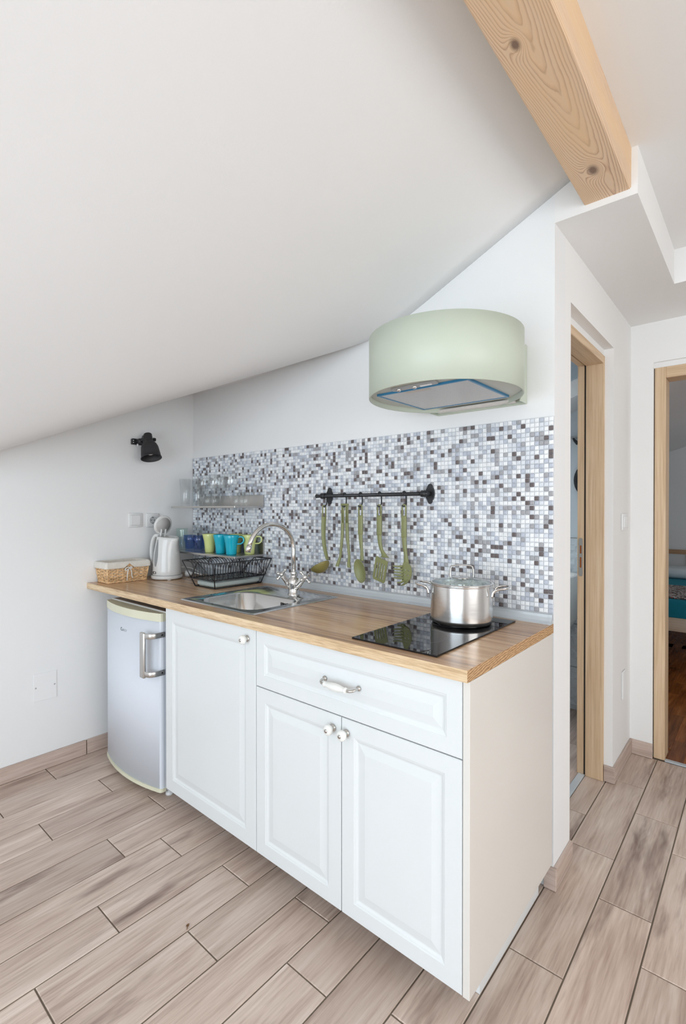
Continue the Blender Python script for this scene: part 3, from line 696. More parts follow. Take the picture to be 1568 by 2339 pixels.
for sgn in (-1, 1):
    base = Vector((sgn * 0.012, 0, 0.040)); dirv = Vector((sgn * 0.80, -0.05, 0.60)).normalized(); tip = base + dirv * 0.072
    v = part('valve', MB().tube([base, base + dirv * 0.028, base + dirv * 0.030, base + dirv * 0.062, base + dirv * 0.070], [0.020, 0.0175, 0.0160, 0.0125, 0.012], 16), POLISH, fc, local=True)
    q1 = dirv.cross(Vector((0, 1, 0))).normalized(); q2 = dirv.cross(q1).normalized()
    hm = MB().tube([tip, tip + dirv * 0.004, tip + dirv * 0.016, tip + dirv * 0.022], [0.009, 0.0115, 0.0115, 0.005], 14)
    for a in (0.35, 0.35 + PI / 2, 0.35 + PI, 0.35 + 1.5 * PI):
        dd = q1 * math.cos(a) + q2 * math.sin(a); c0 = tip + dirv * 0.010
        hm.tube([c0, c0 + dd * 0.014, c0 + dd * 0.022, c0 + dd * 0.026, c0 + dd * 0.031, c0 + dd * 0.035], [0.0046, 0.0042, 0.005, 0.0078, 0.0078, 0.003], 10)
    part('cross_handle', hm, POLISH, v, local=True)

# ---- hob
HX0, HX1, HY0, HY1 = -0.4035, -0.1095, -0.605, -0.062; HZ = HW + 0.0055
hb = thing('cooktop', (-0.256, -0.334, HW), 'narrow black glass cooktop set into the worktop', 'cooktop')
part('glass_plate', MB().box(HX0, HX1, HY0, HY1, HW + 0.0003, HZ, bev=0.0012), HOBGL, hb)
for cy, r in ((-0.455, 0.085), (-0.205, 0.095)):
    part('zone_mark', MB().lathe([(r, 0), (r + 0.0012, 0), (r + 0.0012, 0.0002), (r, 0.0002)], 48, (-0.256, cy, HZ), closed=True, smooth=False), HOBLN, hb)

# ---- pot with lid
PCX, PCY, PR = -0.243, -0.205, 0.1045
pt = thing('cooking_pot', (PCX, PCY, HZ + 0.0003), 'stainless steel cooking pot standing on the black cooktop', 'pot')
part('body', MB().lathe([(0, 0), (PR - 0.012, 0), (PR - 0.005, 0.002), (PR - 0.003, 0.008), (PR - 0.001, 0.010), (PR, 0.017), (PR, 0.0185), (PR, 0.020), (PR, 0.128), (PR, 0.1295), (PR, 0.131), (PR + 0.003, 0.1345), (PR + 0.001, 0.1355), (PR - 0.0015, 0.133), (PR - 0.002, 0.02), (PR - 0.012, 0.004), (0, 0.004)], 64), STEEL, pt, local=True)
for sgn, ang in ((-1, 0.32), (1, 0.32)):
    a0 = Vector((math.cos(ang), math.sin(ang), 0)) * sgn; s0 = Vector((-a0.y, a0.x, 0))
    hpth = smooth_path([a0 * (PR + 0.001) + s0 * -0.042 + Vector((0, 0, 0.098)), a0 * (PR + 0.006) + s0 * -0.042 + Vector((0, 0, 0.117)), a0 * (PR + 0.020) + s0 * -0.040 + Vector((0, 0, 0.124)), a0 * (PR + 0.046) + s0 * -0.030 + Vector((0, 0, 0.129)), a0 * (PR + 0.052) + Vector((0, 0, 0.130)),
                        a0 * (PR + 0.046) + s0 * 0.030 + Vector((0, 0, 0.129)), a0 * (PR + 0.020) + s0 * 0.040 + Vector((0, 0, 0.124)), a0 * (PR + 0.006) + s0 * 0.042 + Vector((0, 0, 0.117)), a0 * (PR + 0.001) + s0 * 0.042 + Vector((0, 0, 0.098))], 5)
    part('handle', MB().tube(hpth, 0.0036, 8), POLISH, pt, local=True)
ld = thing('pot_lid', (PCX, PCY, HZ + 0.1362), 'domed glass lid with a steel loop handle on the cooking pot', 'lid')
part('glass_dome', MB().lathe([(0.0, 0.0175), (0.04, 0.0155), (0.075, 0.0095), (PR - 0.004, 0.0025), (PR - 0.004, -0.0005), (0.075, 0.0060), (0.04, 0.0115), (0.0, 0.0135)], 48), LIDG, ld, local=True)
part('rim', MB().lathe([(PR - 0.006, 0.0035), (PR - 0.001, 0.0045), (PR + 0.004, 0.002), (PR + 0.003, -0.0002), (PR - 0.006, 0.0)], 48, closed=True), POLISH, ld, local=True)
part('handle_plate', MB().lathe([(0, 0.0215), (0.022, 0.0210), (0.032, 0.0190), (0.033, 0.0165), (0.0, 0.0175)], 24), POLISH, ld, local=True)
ca, sa = math.cos(0.68), math.sin(0.68)
hp = [(-0.039, 0.018), (-0.040, 0.030), (-0.037, 0.052), (-0.030, 0.058), (0, 0.061), (0.030, 0.058), (0.037, 0.052), (0.040, 0.030), (0.039, 0.018)]
hp = smooth_path([(a * ca, a * sa, b) for a, b in hp], 5)
part('handle', MB().ribbon(hp, [0.013] * len(hp), 0.0035, (-sa, ca, 0)), NICKEL, ld, local=True)

# ---- cooker hood: open drum on a wall plate
HC = (-0.281, -0.2575); HR = 0.2565; HZ0, HZ1 = 1.690, 1.891
hd = thing('cooker_hood', (HC[0], 0.0, HZ0), 'pale green drum shaped cooker hood on the wall', 'cooker hood')
mb = MB(); prof = [(HR, HZ0), (HR, HZ1), (HR - 0.003, HZ1 + 0.001), (HR - 0.006, HZ1), (HR - 0.006, HZ0 + 0.001), (HR - 0.003, HZ0 - 0.001)]
mb.lathe(prof, 96, (HC[0], HC[1], 0), closed=True)
mb.lathe([(0, HZ1 - 0.004), (HR - 0.005, HZ1 - 0.004), (HR - 0.005, HZ1 - 0.007), (0, HZ1 - 0.007)], 64, (HC[0], HC[1], 0), smooth=False)
part('drum', mb, HOODM, hd)
part('wall_plate', MB().box(-0.451, -0.093, -0.012, -0.0005, HZ0 - 0.004, HZ1 + 0.004, bev=0.002).box(-0.451, -0.447, -0.062, -0.012, HZ0 - 0.003, HZ1).box(-0.097, -0.093, -0.062, -0.012, HZ0 - 0.003, HZ1), HOODM, hd)
part('inner_tray', MB().lathe([(0, HZ0 + 0.016), (HR - 0.007, HZ0 + 0.016), (HR - 0.007, HZ0 + 0.020), (0, HZ0 + 0.020)], 64, (HC[0], HC[1], 0), smooth=False), HOODIN, hd)
ft = part('filter', MB().box(-0.458, -0.126, -0.394, -0.096, HZ0 + 0.010, HZ0 + 0.0158, bev=0.001), FILT, hd, label='perforated steel grease filter')
t_ = 0.007
for b in ((-0.462, -0.122, -0.398, -0.398 + t_), (-0.462, -0.122, -0.099, -0.099 + t_), (-0.462, -0.462 + t_, -0.391, -0.099), (-0.122 - t_, -0.122, -0.391, -0.099)):
    part('film_strip', MB().box(b[0], b[1], b[2], b[3], HZ0 + 0.0088, HZ0 + 0.0158), BLUEFILM, ft, label='blue protective film edge')
part('label', MB().box(-0.36, -0.27, -0.383, -0.362, HZ0 + 0.0092, HZ0 + 0.0099), plain('sticker', lin(206, 198, 190), 0.6), ft)
m = flat_shape(rrect(-0.085, 0.085, -0.014, 0.014, 0.012, 5), [], 0.006); m.xf(Matrix.Translation((-0.297, -0.425, HZ0 + 0.012)))
cp = part('control_panel', m, GREYPL, hd)
for x in (-0.352, -0.292):
    part('button', MB().lathe([(0, -0.006), (0.005, -0.006), (0.008, -0.003), (0.008, 0.0)], 14, (x, -0.428, HZ0 + 0.009)), POLISH, cp)
part('slider', MB().box(-0.272, -0.232, -0.430, -0.422, HZ0 + 0.006, HZ0 + 0.010, bev=0.001), WHITEPL, cp)
part('light_bar', MB().box(-0.435, -0.125, -0.050, -0.018, HZ0 + 0.001, HZ0 + 0.012, bev=0.003), plain('diffuser', lin(216, 210, 204), 0.3), hd)

# ================================================================== RAIL AND UTENSILS
RY, RZ = -0.050, 1.3745
rl = thing('utensil_rail', (-0.78, 0.0, RZ), 'black metal hanging rail with two brackets on the mosaic', 'rail')
part('bar', MB().tube([(-1.083, RY, RZ), (-1.079, RY, RZ), (-1.076, RY, RZ), (-0.470, RY, RZ)], [0.0085, 0.0098, 0.0080, 0.0080], 14), BLACK, rl)
for bx in (-1.032, -0.482):
    pl = []
    for k in range(40):
        a = 2 * PI * k / 40; r = 0.0165 + 0.0035 * abs(math.cos(2 * a)); pl.append((r * math.cos(a), 0.040 * math.sin(a) * (0.88 + 0.12 * abs(math.cos(2 * a)))))
    m = flat_shape(pl, [], 0.006, 0.001); m.xf(Matrix.Translation((bx, -0.0108, RZ)) @ Matrix.Rotation(PI / 2, 4, 'X'))
    b = part('bracket', m, BLACK, rl)
    part('bracket_arm', MB().tube([(bx, -0.012, RZ), (bx, RY + 0.004, RZ)], 0.0085, 12), BLACK, b)
    part('bracket_ring', MB().lathe([(0.008, -0.012), (0.0125, -0.011), (0.0145, -0.006), (0.0125, -0.001), (0.0145, 0.004), (0.0125, 0.010), (0.008, 0.011)], 16, (bx - 0.006, RY, RZ), M=Matrix.Rotation(PI / 2, 4, 'Y')), BLACK, b)
hooks = [(-1.026, 'ladle'), (-0.905, 'tongs'), (-0.812, 'serving spoon'), (-0.707, 'slotted spatula'), (-0.581, 'pasta fork')]
def hook_mesh():
    r = 0.0115
    p = [(0, r * math.cos(a), r * math.sin(a)) for a in [(-0.95 + 1.45 * k / 10) * PI for k in range(11)]]
    p = [(0, -r * math.sin(t) * -1, r * math.cos(t)) for t in [(-0.55 + 0.9 * k / 9) * PI for k in range(10)]]
    p += [(0.004, r * 0.7, -0.012), (0.007, 0.004, -0.034), (0.008, -0.001, -0.043), (0.005, -0.006, -0.0505), (-0.001, -0.009, -0.050), (-0.004, -0.011, -0.045)]
    return MB().tube(smooth_path(p, 4), 0.0030, 8)
hm = hook_mesh().mesh('rail_hook', BLACK)
for i, (x, nm) in enumerate(hooks):
    o = link('rail_hook', hm, None, (x, RY, RZ)); tag(o, 'black S hook on the rail holding the green ' + nm, 'hook', 'S hooks on the utensil rail')

UY = -0.056; UT = 1.330
def handle(mbx, pts, ws, th=0.009):
    P = smooth_path(pts, 6); n = len(P); W = []
    for i in range(n):
        t = i / (n - 1) * (len(ws) - 1); k = min(int(t), len(ws) - 2); W.append(ws[k] + (ws[k + 1] - ws[k]) * (t - k))
    return mbx.ribbon(P, W, th, (1, 0, 0))
def loop_top(mbx, x, z, wd=0.024, l=0.048, side=(1, 0, 0)):
    """open loop at the top of a handle, hung over the hook"""
    S = Vector(side).normalized(); w2 = wd / 2 - 0.003
    p = [Vector((x, UY, z - l)) - S * w2, Vector((x, UY, z - 0.006)) - S * w2, Vector((x, UY, z)) - S * (w2 - 0.004), Vector((x, UY, z)) + S * (w2 - 0.004), Vector((x, UY, z - 0.006)) + S * w2, Vector((x, UY, z - l)) + S * w2]
    return mbx.tube(p, 0.0034, 8)
def grip(mbx, x, z0, z1, wd=0.024):
    """grip with a rounded raised edge"""
    return mbx.box(x - wd / 2, x + wd / 2, UY - 0.006, UY + 0.006, z0, z1, bev=0.0045, seg=2)
def bowl_patch(c, ax_u, ax_v, ax_n, ru, rv, depth, th=0.0022, nu=10, nv=24, power=1.0):
    """shallow dish: ellipse in (u,v), sunk along -n"""
    C = Vector(c); U = Vector(ax_u).normalized(); Vv = Vector(ax_v).normalized(); Nn = Vector(ax_n).normalized(); m = MB(); V = []; F = []
    for lay in (0, 1):
        V.append(C - Nn * (depth + th * lay))
        for i in range(1, nu + 1):
            s_ = i / nu
            for k in range(nv):
                a = 2 * PI * k / nv
                V.append(C + U * (ru * s_ * math.cos(a)) + Vv * (rv * s_ * math.sin(a)) - Nn * (depth * (1 - s_ ** 2) ** power + th * lay))
    q = 1 + nu * nv
    for lay in (0, 1):
        o = lay * q
        for k in range(nv): F.append((o, o + 1 + k, o + 1 + (k + 1) % nv))
        for i in range(nu - 1):
            for k in range(nv): F.append((o + 1 + i * nv + k, o + 1 + i * nv + (k + 1) % nv, o + 1 + (i + 1) * nv + (k + 1) % nv, o + 1 + (i + 1) * nv + k))
    for k in range(nv):
        a, b = 1 + (nu - 1) * nv + k, 1 + (nu - 1) * nv + (k + 1) % nv; F.append((a, b, b + q, a + q))
    return m.add(V, F, 0, True)
# ladle, seen nearly edge on
x = -1.024
u = thing('ladle', (x, UY, UT), 'olive green ladle with a brown bowl, leftmost on the rail', 'ladle', 'green utensils on the rail')
sd = Vector((0.62, 0.78, 0)).normalized()
mb = MB(); loop_top(mb, x - 0.002, UT, 0.022, 0.06, (0.35, 0.9, 0))
P = smooth_path([(x - 0.003, UY, UT - 0.052), (x - 0.006, UY, UT - 0.11), (x - 0.004, UY - 0.001, UT - 0.16), (x + 0.006, UY - 0.003, UT - 0.205), (x + 0.020, UY - 0.006, UT - 0.240), (x + 0.030, UY - 0.010, UT - 0.252)], 6)
n = len(P); mb.ribbon(P, [0.024 - 0.010 * i / n for i in range(n)], [0.011 - 0.004 * i / n for i in range(n)], (0.25, 1, 0))
part('handle', mb, OLIVE, u)
part('bowl', bowl_patch((x - 0.011, UY - 0.02, UT - 0.281), (0.86, 0.0, 0.50), (0.0, 1, 0), (-0.50, -0.10, 0.86), 0.051, 0.043, 0.034, power=0.75), OLIVE2, u, label='brownish ladle bowl')
# tongs
x = -0.898
u = thing('tongs', (x, UY, UT), 'olive green tongs with two straight arms hanging on the rail', 'tongs', 'green utensils on the rail')
for sgn in (-1, 1):
    mb = MB(); xo = x + sgn * 0.0125; loop_top(mb, xo, UT + 0.004, 0.015, 0.085)
    P = [(xo, UY, UT - 0.078), (xo + sgn * 0.003, UY, UT - 0.14), (xo + sgn * 0.010, UY, UT - 0.20), (xo + sgn * 0.014, UY - 0.001, UT - 0.235), (xo + sgn * 0.019, UY - 0.010, UT - 0.262), (xo + sgn * 0.023, UY - 0.012, UT - 0.279)]
    handle(mb, P, [0.015, 0.014, 0.012, 0.011, 0.015, 0.018], 0.011); part('arm', mb, OLIVE, u)
part('spring_top', MB().box(x - 0.021, x + 0.021, UY - 0.006, UY + 0.006, UT - 0.002, UT + 0.008, bev=0.004, seg=2), OLIVE, u)
# serving spoon
x = -0.807
u = thing('serving_spoon', (x, UY, UT), 'olive green solid serving spoon hanging in the middle of the rail', 'spoon', 'green utensils on the rail')
mb = MB(); loop_top(mb, x, UT); grip(mb, x, UT - 0.130, UT - 0.044)
handle(mb, [(x, UY, UT - 0.12), (x + 0.002, UY, UT - 0.16), (x + 0.007, UY, UT - 0.20), (x + 0.011, UY - 0.003, UT - 0.245)], [0.022, 0.017, 0.013, 0.018])
part('handle', mb, OLIVE, u)
part('bowl', bowl_patch((x + 0.001, UY - 0.008, UT - 0.290), (1, 0, 0.16), (-0.16, -0.10, 1), (0.1, -1, -0.1), 0.0305, 0.0535, 0.014), OLIVE, u)
# slotted spatula
x = -0.704
u = thing('slotted_spatula', (x, UY, UT), 'olive green slotted spatula hanging on the rail', 'spatula', 'green utensils on the rail')
mb = MB(); loop_top(mb, x, UT); grip(mb, x, UT - 0.130, UT - 0.044)
handle(mb, [(x, UY, UT - 0.12), (x + 0.003, UY, UT - 0.16), (x + 0.012, UY, UT - 0.19), (x + 0.028, UY - 0.002, UT - 0.213), (x + 0.032, UY - 0.004, UT - 0.222)], [0.022, 0.018, 0.016, 0.026, 0.046])
part('handle', mb, OLIVE, u)
outer = [(-0.028, 0.050), (0.030, 0.046), (0.033, 0.042), (0.033, -0.046), (0.028, -0.055), (-0.028, -0.055), (-0.033, -0.046), (-0.032, 0.044)]
sl = [rrect(xx - 0.0028, xx + 0.0028, -0.044, 0.030 - abs(xx) * 0.25, 0.0026, 2) for xx in (-0.0195, -0.0065, 0.0065, 0.0195)]
m = flat_shape(outer, sl, 0.003); m.xf(Matrix.Translation((x + 0.014, UY - 0.012, UT - 0.272)) @ Matrix.Rotation(0.27, 4, 'Y') @ Matrix.Rotation(0.12, 4, 'X') @ Matrix.Rotation(PI / 2, 4, 'X'))
part('blade', m, OLIVE, u)
# pasta fork
x = -0.578
u = thing('pasta_fork', (x, UY, UT), 'olive green pasta fork with teeth, rightmost on the rail', 'pasta fork', 'green utensils on the rail')
mb = MB(); loop_top(mb, x, UT); grip(mb, x, UT - 0.135, UT - 0.044)
handle(mb, [(x, UY, UT - 0.125), (x + 0.003, UY, UT - 0.17), (x + 0.009, UY, UT - 0.205), (x + 0.014, UY - 0.003, UT - 0.238)], [0.022, 0.018, 0.015, 0.024])
part('handle', mb, OLIVE, u)
outer = arc(0.004, 0, 0.029, -0.62 * PI, 0.56 * PI, 20) + [(-0.010, 0.030), (-0.016, 0.015), (-0.017, 0.0), (-0.015, -0.015), (-0.010, -0.026)]
holes = [[(hx_ + 0.0032 * math.cos(2 * PI * k / 10), hy_ + 0.0032 * math.sin(2 * PI * k / 10)) for k in range(10)][::-1] for hx_, hy_ in ((0.0, 0.010), (0.017, 0.010), (0.0, -0.010), (0.016, -0.010))]
outer = [(a * 1.0, b * 1.45) for a, b in outer]
m = flat_shape(outer, holes, 0.003); m.xf(Matrix.Translation((x + 0.010, UY - 0.008, UT - 0.276)) @ Matrix.Rotation(0.12, 4, 'Y') @ Matrix.Rotation(PI / 2, 4, 'X'))
part('head', m, OLIVE, u)
for k in range(6):
    zz_ = UT - 0.252 - k * 0.0122; xx = x - 0.006 + 0.002 * k * (1 if k < 3 else 0.4)
    if k == 5: pp = [(x + 0.002, UY - 0.008, UT - 0.309), (x - 0.002, UY - 0.016, UT - 0.317), (x - 0.016, UY - 0.026, UT - 0.318)]
    else: pp = [(xx + 0.006, UY - 0.008, zz_), (xx - 0.012, UY - 0.016, zz_ - 0.001), (xx - 0.030, UY - 0.028, zz_ + 0.001)]
    part('tooth', MB().tube(smooth_path(pp, 4), [0.0052 - 0.0026 * i / 8 for i in range(9)], 8), OLIVE, u)
for k in range(2):
    pp = [(x + 0.014 + 0.010 * k, UY - 0.008, UT - 0.314 + 0.006 * k), (x + 0.012 + 0.010 * k, UY - 0.018, UT - 0.324 + 0.006 * k), (x + 0.004 + 0.010 * k, UY - 0.028, UT - 0.327 + 0.006 * k)]
    part('tooth', MB().tube(smooth_path(pp, 4), [0.005 - 0.0025 * i / 8 for i in range(9)], 8), OLIVE, u)

# ================================================================== SHELVES AND GLASSWARE
def shelf(z0, zt, label):
    t = thing('wall_shelf', (-1.82, 0, z0), label, 'shelf', 'steel wall shelves')
    part('plate', MB().box(-2.128, -1.515, -0.203, -0.0075, z0, z0 + 0.011, bev=0.0012), SHELFM, t)
    part('back_plate', MB().box(-2.128, -1.515, -0.0100, -0.0074, z0 + 0.011, zt), SHELFM, t)
    part('end_bracket', MB().box(-1.5185, -1.515, -0.014, -0.0100, z0 + 0.011, zt), SHELFM, t)
    return z0 + 0.0113
US = shelf(1.319, 1.389, 'upper brushed steel wall shelf with wine glasses')
LS = shelf(1.0575, 1.128, 'lower brushed steel wall shelf with mugs and blue tumblers')
def glass_obj(name, prof, mat, x, y, z, label, cat, group, seg=28):
    me = MB().lathe(prof, seg).mesh(name, mat); return tag(link(name, me, None, (x, y, z)), label, cat, group)
tall = [(0, 0), (0.0245, 0), (0.026, 0.003), (0.0335, 0.160), (0.0322, 0.161), (0.0250, 0.018), (0.022, 0.014), (0, 0.012)]
g = glass_obj('tall_glass', tall, GLASS, -2.062, -0.150, US, 'tall clear glass nearest the lamp on the upper shelf', 'glass', 'tall glasses on the upper shelf')
dup(g, (-2.026, -0.090, US), 'tall clear glass just right of the frontmost tall glass')
dup(g, (-2.094, -0.045, US), 'tall clear glass at the back left of the upper shelf')
wine = [(0, 0), (0.031, 0), (0.032, 0.0015), (0.012, 0.005), (0.0045, 0.010), (0.0042, 0.072), (0.008, 0.079), (0.022, 0.086), (0.034, 0.104), (0.0385, 0.125), (0.0365, 0.150), (0.031, 0.176), (0.0300, 0.176), (0.0355, 0.150), (0.0374, 0.125), (0.033, 0.105), (0.021, 0.0885), (0, 0.083)]
g = glass_obj('wine_glass', wine, GLASS, -1.917, -0.120, US, 'round stemmed wine glass, leftmost on the upper shelf', 'wine glass', 'wine glasses on the upper shelf')
dup(g, (-1.793, -0.130, US), 'stemmed wine glass, middle of the front row of three')
dup(g, (-1.848, -0.055, US), 'stemmed wine glass half hidden behind the middle one')
dup(g, (-1.651, -0.130, US), 'stemmed wine glass next to the shot glasses')
small = [(0, 0), (0.022, 0), (0.0235, 0.003), (0.028, 0.085), (0.0268, 0.0855), (0.0225, 0.012), (0, 0.010)]
g = glass_obj('tumbler', small, GLASS, -1.985, -0.050, US, 'small clear tumbler behind the leftmost wine glass', 'glass', 'clear tumblers on the upper shelf')
dup(g, (-1.915, -0.045, US), 'small clear tumbler between the two left wine glass stems')
shot = [(0, 0), (0.0165, 0), (0.0175, 0.002), (0.0215, 0.073), (0.0203, 0.0735), (0.0165, 0.022), (0.012, 0.018), (0, 0.017)]
g = glass_obj('shot_glass', shot, GLASS, -1.612, -0.120, US, 'small clear shot glass beside the right wine glass', 'shot glass', 'shot glasses on the upper shelf')
dup(g, (-1.640, -0.060, US), 'small clear shot glass at the back between two others')
dup(g, (-1.542, -0.110, US), 'small clear shot glass at the right end of the upper shelf')
# lower shelf
gt = [(0, 0), (0.024, 0), (0.0265, 0.003), (0.025, 0.030), (0.0285, 0.062), (0.034, 0.090), (0.0335, 0.118), (0.0348, 0.130), (0.0335, 0.1305), (0.0318, 0.118), (0.032, 0.091), (0.0265, 0.063), (0.0228, 0.032), (0.022, 0.013), (0, 0.011)]
glass_obj('green_tumbler', gt, GREENG, -2.096, -0.150, LS, 'pale green curvy tumbler at the left end of the lower shelf', 'glass', None)
cl = [(0, 0), (0.026, 0), (0.028, 0.003), (0.0295, 0.140), (0.0282, 0.1405), (0.0265, 0.014), (0, 0.012)]
g = glass_obj('clear_tumbler', cl, GLASS, -2.075, -0.060, LS, 'clear tall tumbler behind the blue tumblers, on the left', 'glass', 'clear tumblers on the lower shelf')
dup(g, (-2.003, -0.052, LS), 'clear tall tumbler behind the blue tumblers, on the right')
def faceted(prof, prof_in, seg=9, sub=4):
    m = MB(); n = seg * sub; V = []; F = []
    pr = prof + prof_in
    for i in range(n):
        a = 2 * PI * i / n; k = abs((i % sub) / sub - 0.5) * 2
        for j, (r, z) in enumerate(pr):
            fac = 1 - (0.055 * (1 - k) if (j < len(prof) and 0.004 < z < 0.058) else 0); V.append((r * fac * math.cos(a), r * fac * math.sin(a), z))
    L = len(pr)
    for i in range(n):
        j = (i + 1) % n
        for k in range(L - 1): F.append((i * L + k, j * L + k, j * L + k + 1, i * L + k + 1))
    return m.add(V, F, 0, True)
blue = faceted([(0, 0), (0.024, 0), (0.026, 0.004), (0.030, 0.055), (0.0335, 0.060), (0.0345, 0.066), (0.0355, 0.092)], [(0.0343, 0.0925), (0.0332, 0.066), (0.0288, 0.056), (0.0235, 0.014), (0, 0.012)])
bm_ = blue.mesh('blue_tumbler', BLUEG)
for (x, y, lb) in ((-2.014, -0.150, 'blue faceted tumbler, leftmost on the lower shelf'), (-1.921, -0.152, 'blue faceted tumbler beside the left lime mug'), (-1.952, -0.070, 'blue faceted tumbler at the back behind the other blue ones'), (-1.868, -0.055, 'blue faceted tumbler behind the left lime mug')):
    tag(link('blue_tumbler', bm_, None, (x, y, LS)), lb, 'glass', 'blue tumblers on the lower shelf')
mugp = [(0, 0), (0.0255, 0), (0.0275, 0.003), (0.029, 0.030), (0.0325, 0.060), (0.038, 0.085), (0.0415, 0.103), (0.0408, 0.1048), (0.0388, 0.104), (0.035, 0.084), (0.0295, 0.060), (0.026, 0.030), (0.0245, 0.006), (0, 0.005)]
mug_me = {k: MB().lathe(mugp, 32).mesh('body', m) for k, m in (('y', YMUG), ('t', TMUG))}
hpth = smooth_path([(0.034, 0, 0.092), (0.046, 0, 0.096), (0.060, 0, 0.094), (0.067, 0, 0.083), (0.065, 0, 0.070), (0.054, 0, 0.060), (0.040, 0, 0.058), (0.030, 0, 0.058)], 4)
mugh_me = {k: MB().ribbon(hpth, [0.0135] * len(hpth), 0.0068, (0, 1, 0)).mesh('handle', m) for k, m in (('y', YMUG), ('t', TMUG))}
for k, x, y, rz, lb in (('y', -1.828, -0.138, 2.3, 'lime green mug next to the blue tumblers'), ('t', -1.722, -0.140, 2.4, 'turquoise mug without visible handle, left of the other turquoise one'), ('t', -1.617, -0.148, 0.68, 'turquoise mug with its handle to the right, front of the lower shelf'),
                        ('y', -1.572, -0.062, 0.68, 'lime green mug behind the tap spout at the right end of the shelf'), ('y', -1.700, -0.055, 1.6, 'lime green mug standing behind the turquoise mugs')):
    t = thing('mug', (x, y, LS), lb, 'mug', 'lime and turquoise mugs', rz)
    link('body', mug_me[k], t); link('handle', mugh_me[k], t)

# ================================================================== DISH RACK, KETTLE, BASKET
dk = thing('dish_rack', (-1.583, -0.195, HW), 'black wire dish rack under the lower shelf', 'dish rack')
zt, zm_ = 0.134, 0.044
def rk(x, y, z): return (x + 1.583, y + 0.195, z)
wr = 0.0028
# end frames: feet, sloping posts, top corners
bl, br_, bf, bb = -1.668, -1.498, -0.335, -0.045
tl, tr, tf, tb = -1.705, -1.432, -0.388, -0.028
part('bottom_frame', MB().tube([rk(bl, bf, wr), rk(br_, bf, wr), rk(br_, bb, wr), rk(bl, bb, wr)], wr, 8, closed=True), BLACK, dk, local=True)
part('top_frame', MB().tube([rk(tl, tf, zt), rk(tr, tf, zt), rk(tr, tb, zt), rk(tl, tb, zt)], wr, 8, closed=True), BLACK, dk, local=True)
for (a, b) in (((bl, bf), (tl, tf)), ((br_, bf), (tr, tf)), ((br_, bb), (tr, tb)), ((bl, bb), (tl, tb))):
    part('post', MB().tube([rk(*a, wr), rk(*b, zt)], wr, 8), BLACK, dk, local=True)
def mid(z): # frame cross section at height z
    t = (z - wr) / (zt - wr); return bl + (tl - bl) * t, br_ + (tr - br_) * t, bf + (tf - bf) * t, bb + (tb - bb) * t
ml, mr, mf, mbk = mid(zm_)
part('shelf_frame', MB().tube([rk(ml, mf, zm_), rk(mr, mf, zm_), rk(mr, mbk, zm_), rk(ml, mbk, zm_)], wr, 8, closed=True), BLACK, dk, local=True)
for yy in (mf, mbk):
    yt = tf if yy == mf else tb; xm = (tl + tr) / 2
    part('cross_brace', MB().tube([rk(ml, yy, zm_), rk(xm, yt, zt), rk(mr, yy, zm_)], 0.0022, 6), BLACK, dk, local=True)
nW = 21; wire = None; floor_w = None; wire2 = None
for k in range(nW):
    yy = -0.362 + 0.325 * k / (nW - 1)
    if wire is None:
        wire = MB().tube(smooth_path([(-1.432 + 1.583, 0, zt), (-1.452 + 1.583, 0.004, zt - 0.004), (-1.470 + 1.583, 0.010, zt - 0.020), (-1.478 + 1.583, 0.012, zt - 0.045), (-1.482 + 1.583, 0.012, zm_)], 4), 0.0017, 6).mesh('plate_wire', BLACK)
        wire2 = MB().tube(smooth_path([(-1.705 + 1.583, 0, zt), (-1.686 + 1.583, 0.004, zt - 0.004), (-1.668 + 1.583, 0.010, zt - 0.020), (-1.660 + 1.583, 0.012, zt - 0.045), (-1.660 + 1.583, 0.012, zm_)], 4), 0.0017, 6).mesh('plate_wire', BLACK)
        floor_w = MB().tube([(-1.690 + 1.583, 0, zm_), (-1.475 + 1.583, 0, zm_)], 0.0016, 6).mesh('floor_wire', BLACK)
    link('plate_wire', wire, dk, (0, yy + 0.195, 0)); link('plate_wire', wire2, dk, (0, yy + 0.195, 0))
    if k % 2 == 0: link('floor_wire', floor_w, dk, (0, yy + 0.195, 0))
for xx in (-1.655, -1.61, -1.565, -1.52):
    part('long_wire', MB().tube([rk(xx, mf, zm_ - 0.002), rk(xx, mbk, zm_ - 0.002)], 0.0016, 6), BLACK, dk, local=True)
tr_o = MB(); pl = [(rrect(-1.655, -1.510, -0.325, -0.052, 0.012, 4), 0.0006), (rrect(-1.662, -1.503, -0.331, -0.046, 0.014, 4), 0.008), (rrect(-1.664, -1.501, -0.333, -0.044, 0.015, 4), 0.024), (rrect(-1.660, -1.505, -0.329, -0.048, 0.013, 4), 0.024), (rrect(-1.655, -1.510, -0.324, -0.053, 0.012, 4), 0.014)]
V = []; F = []; L = len(pl[0][0])
for p, z in pl: V += [(a, b, HW + 0.0055 + z) for a, b in p]
for k in range(len(pl) - 1):
    for i in range(L): F.append((k * L + i, k * L + (i + 1) % L, (k + 1) * L + (i + 1) % L, (k + 1) * L + i))
F.append(list(range(L))[::-1]); F.append([4 * L + i for i in range(L)])
tr_o.add(V, F); solo('drip_tray', tr_o, TRAY, 'pale grey green plastic tray under the dish rack', 'tray', loc=(-1.583, -0.19, HW))

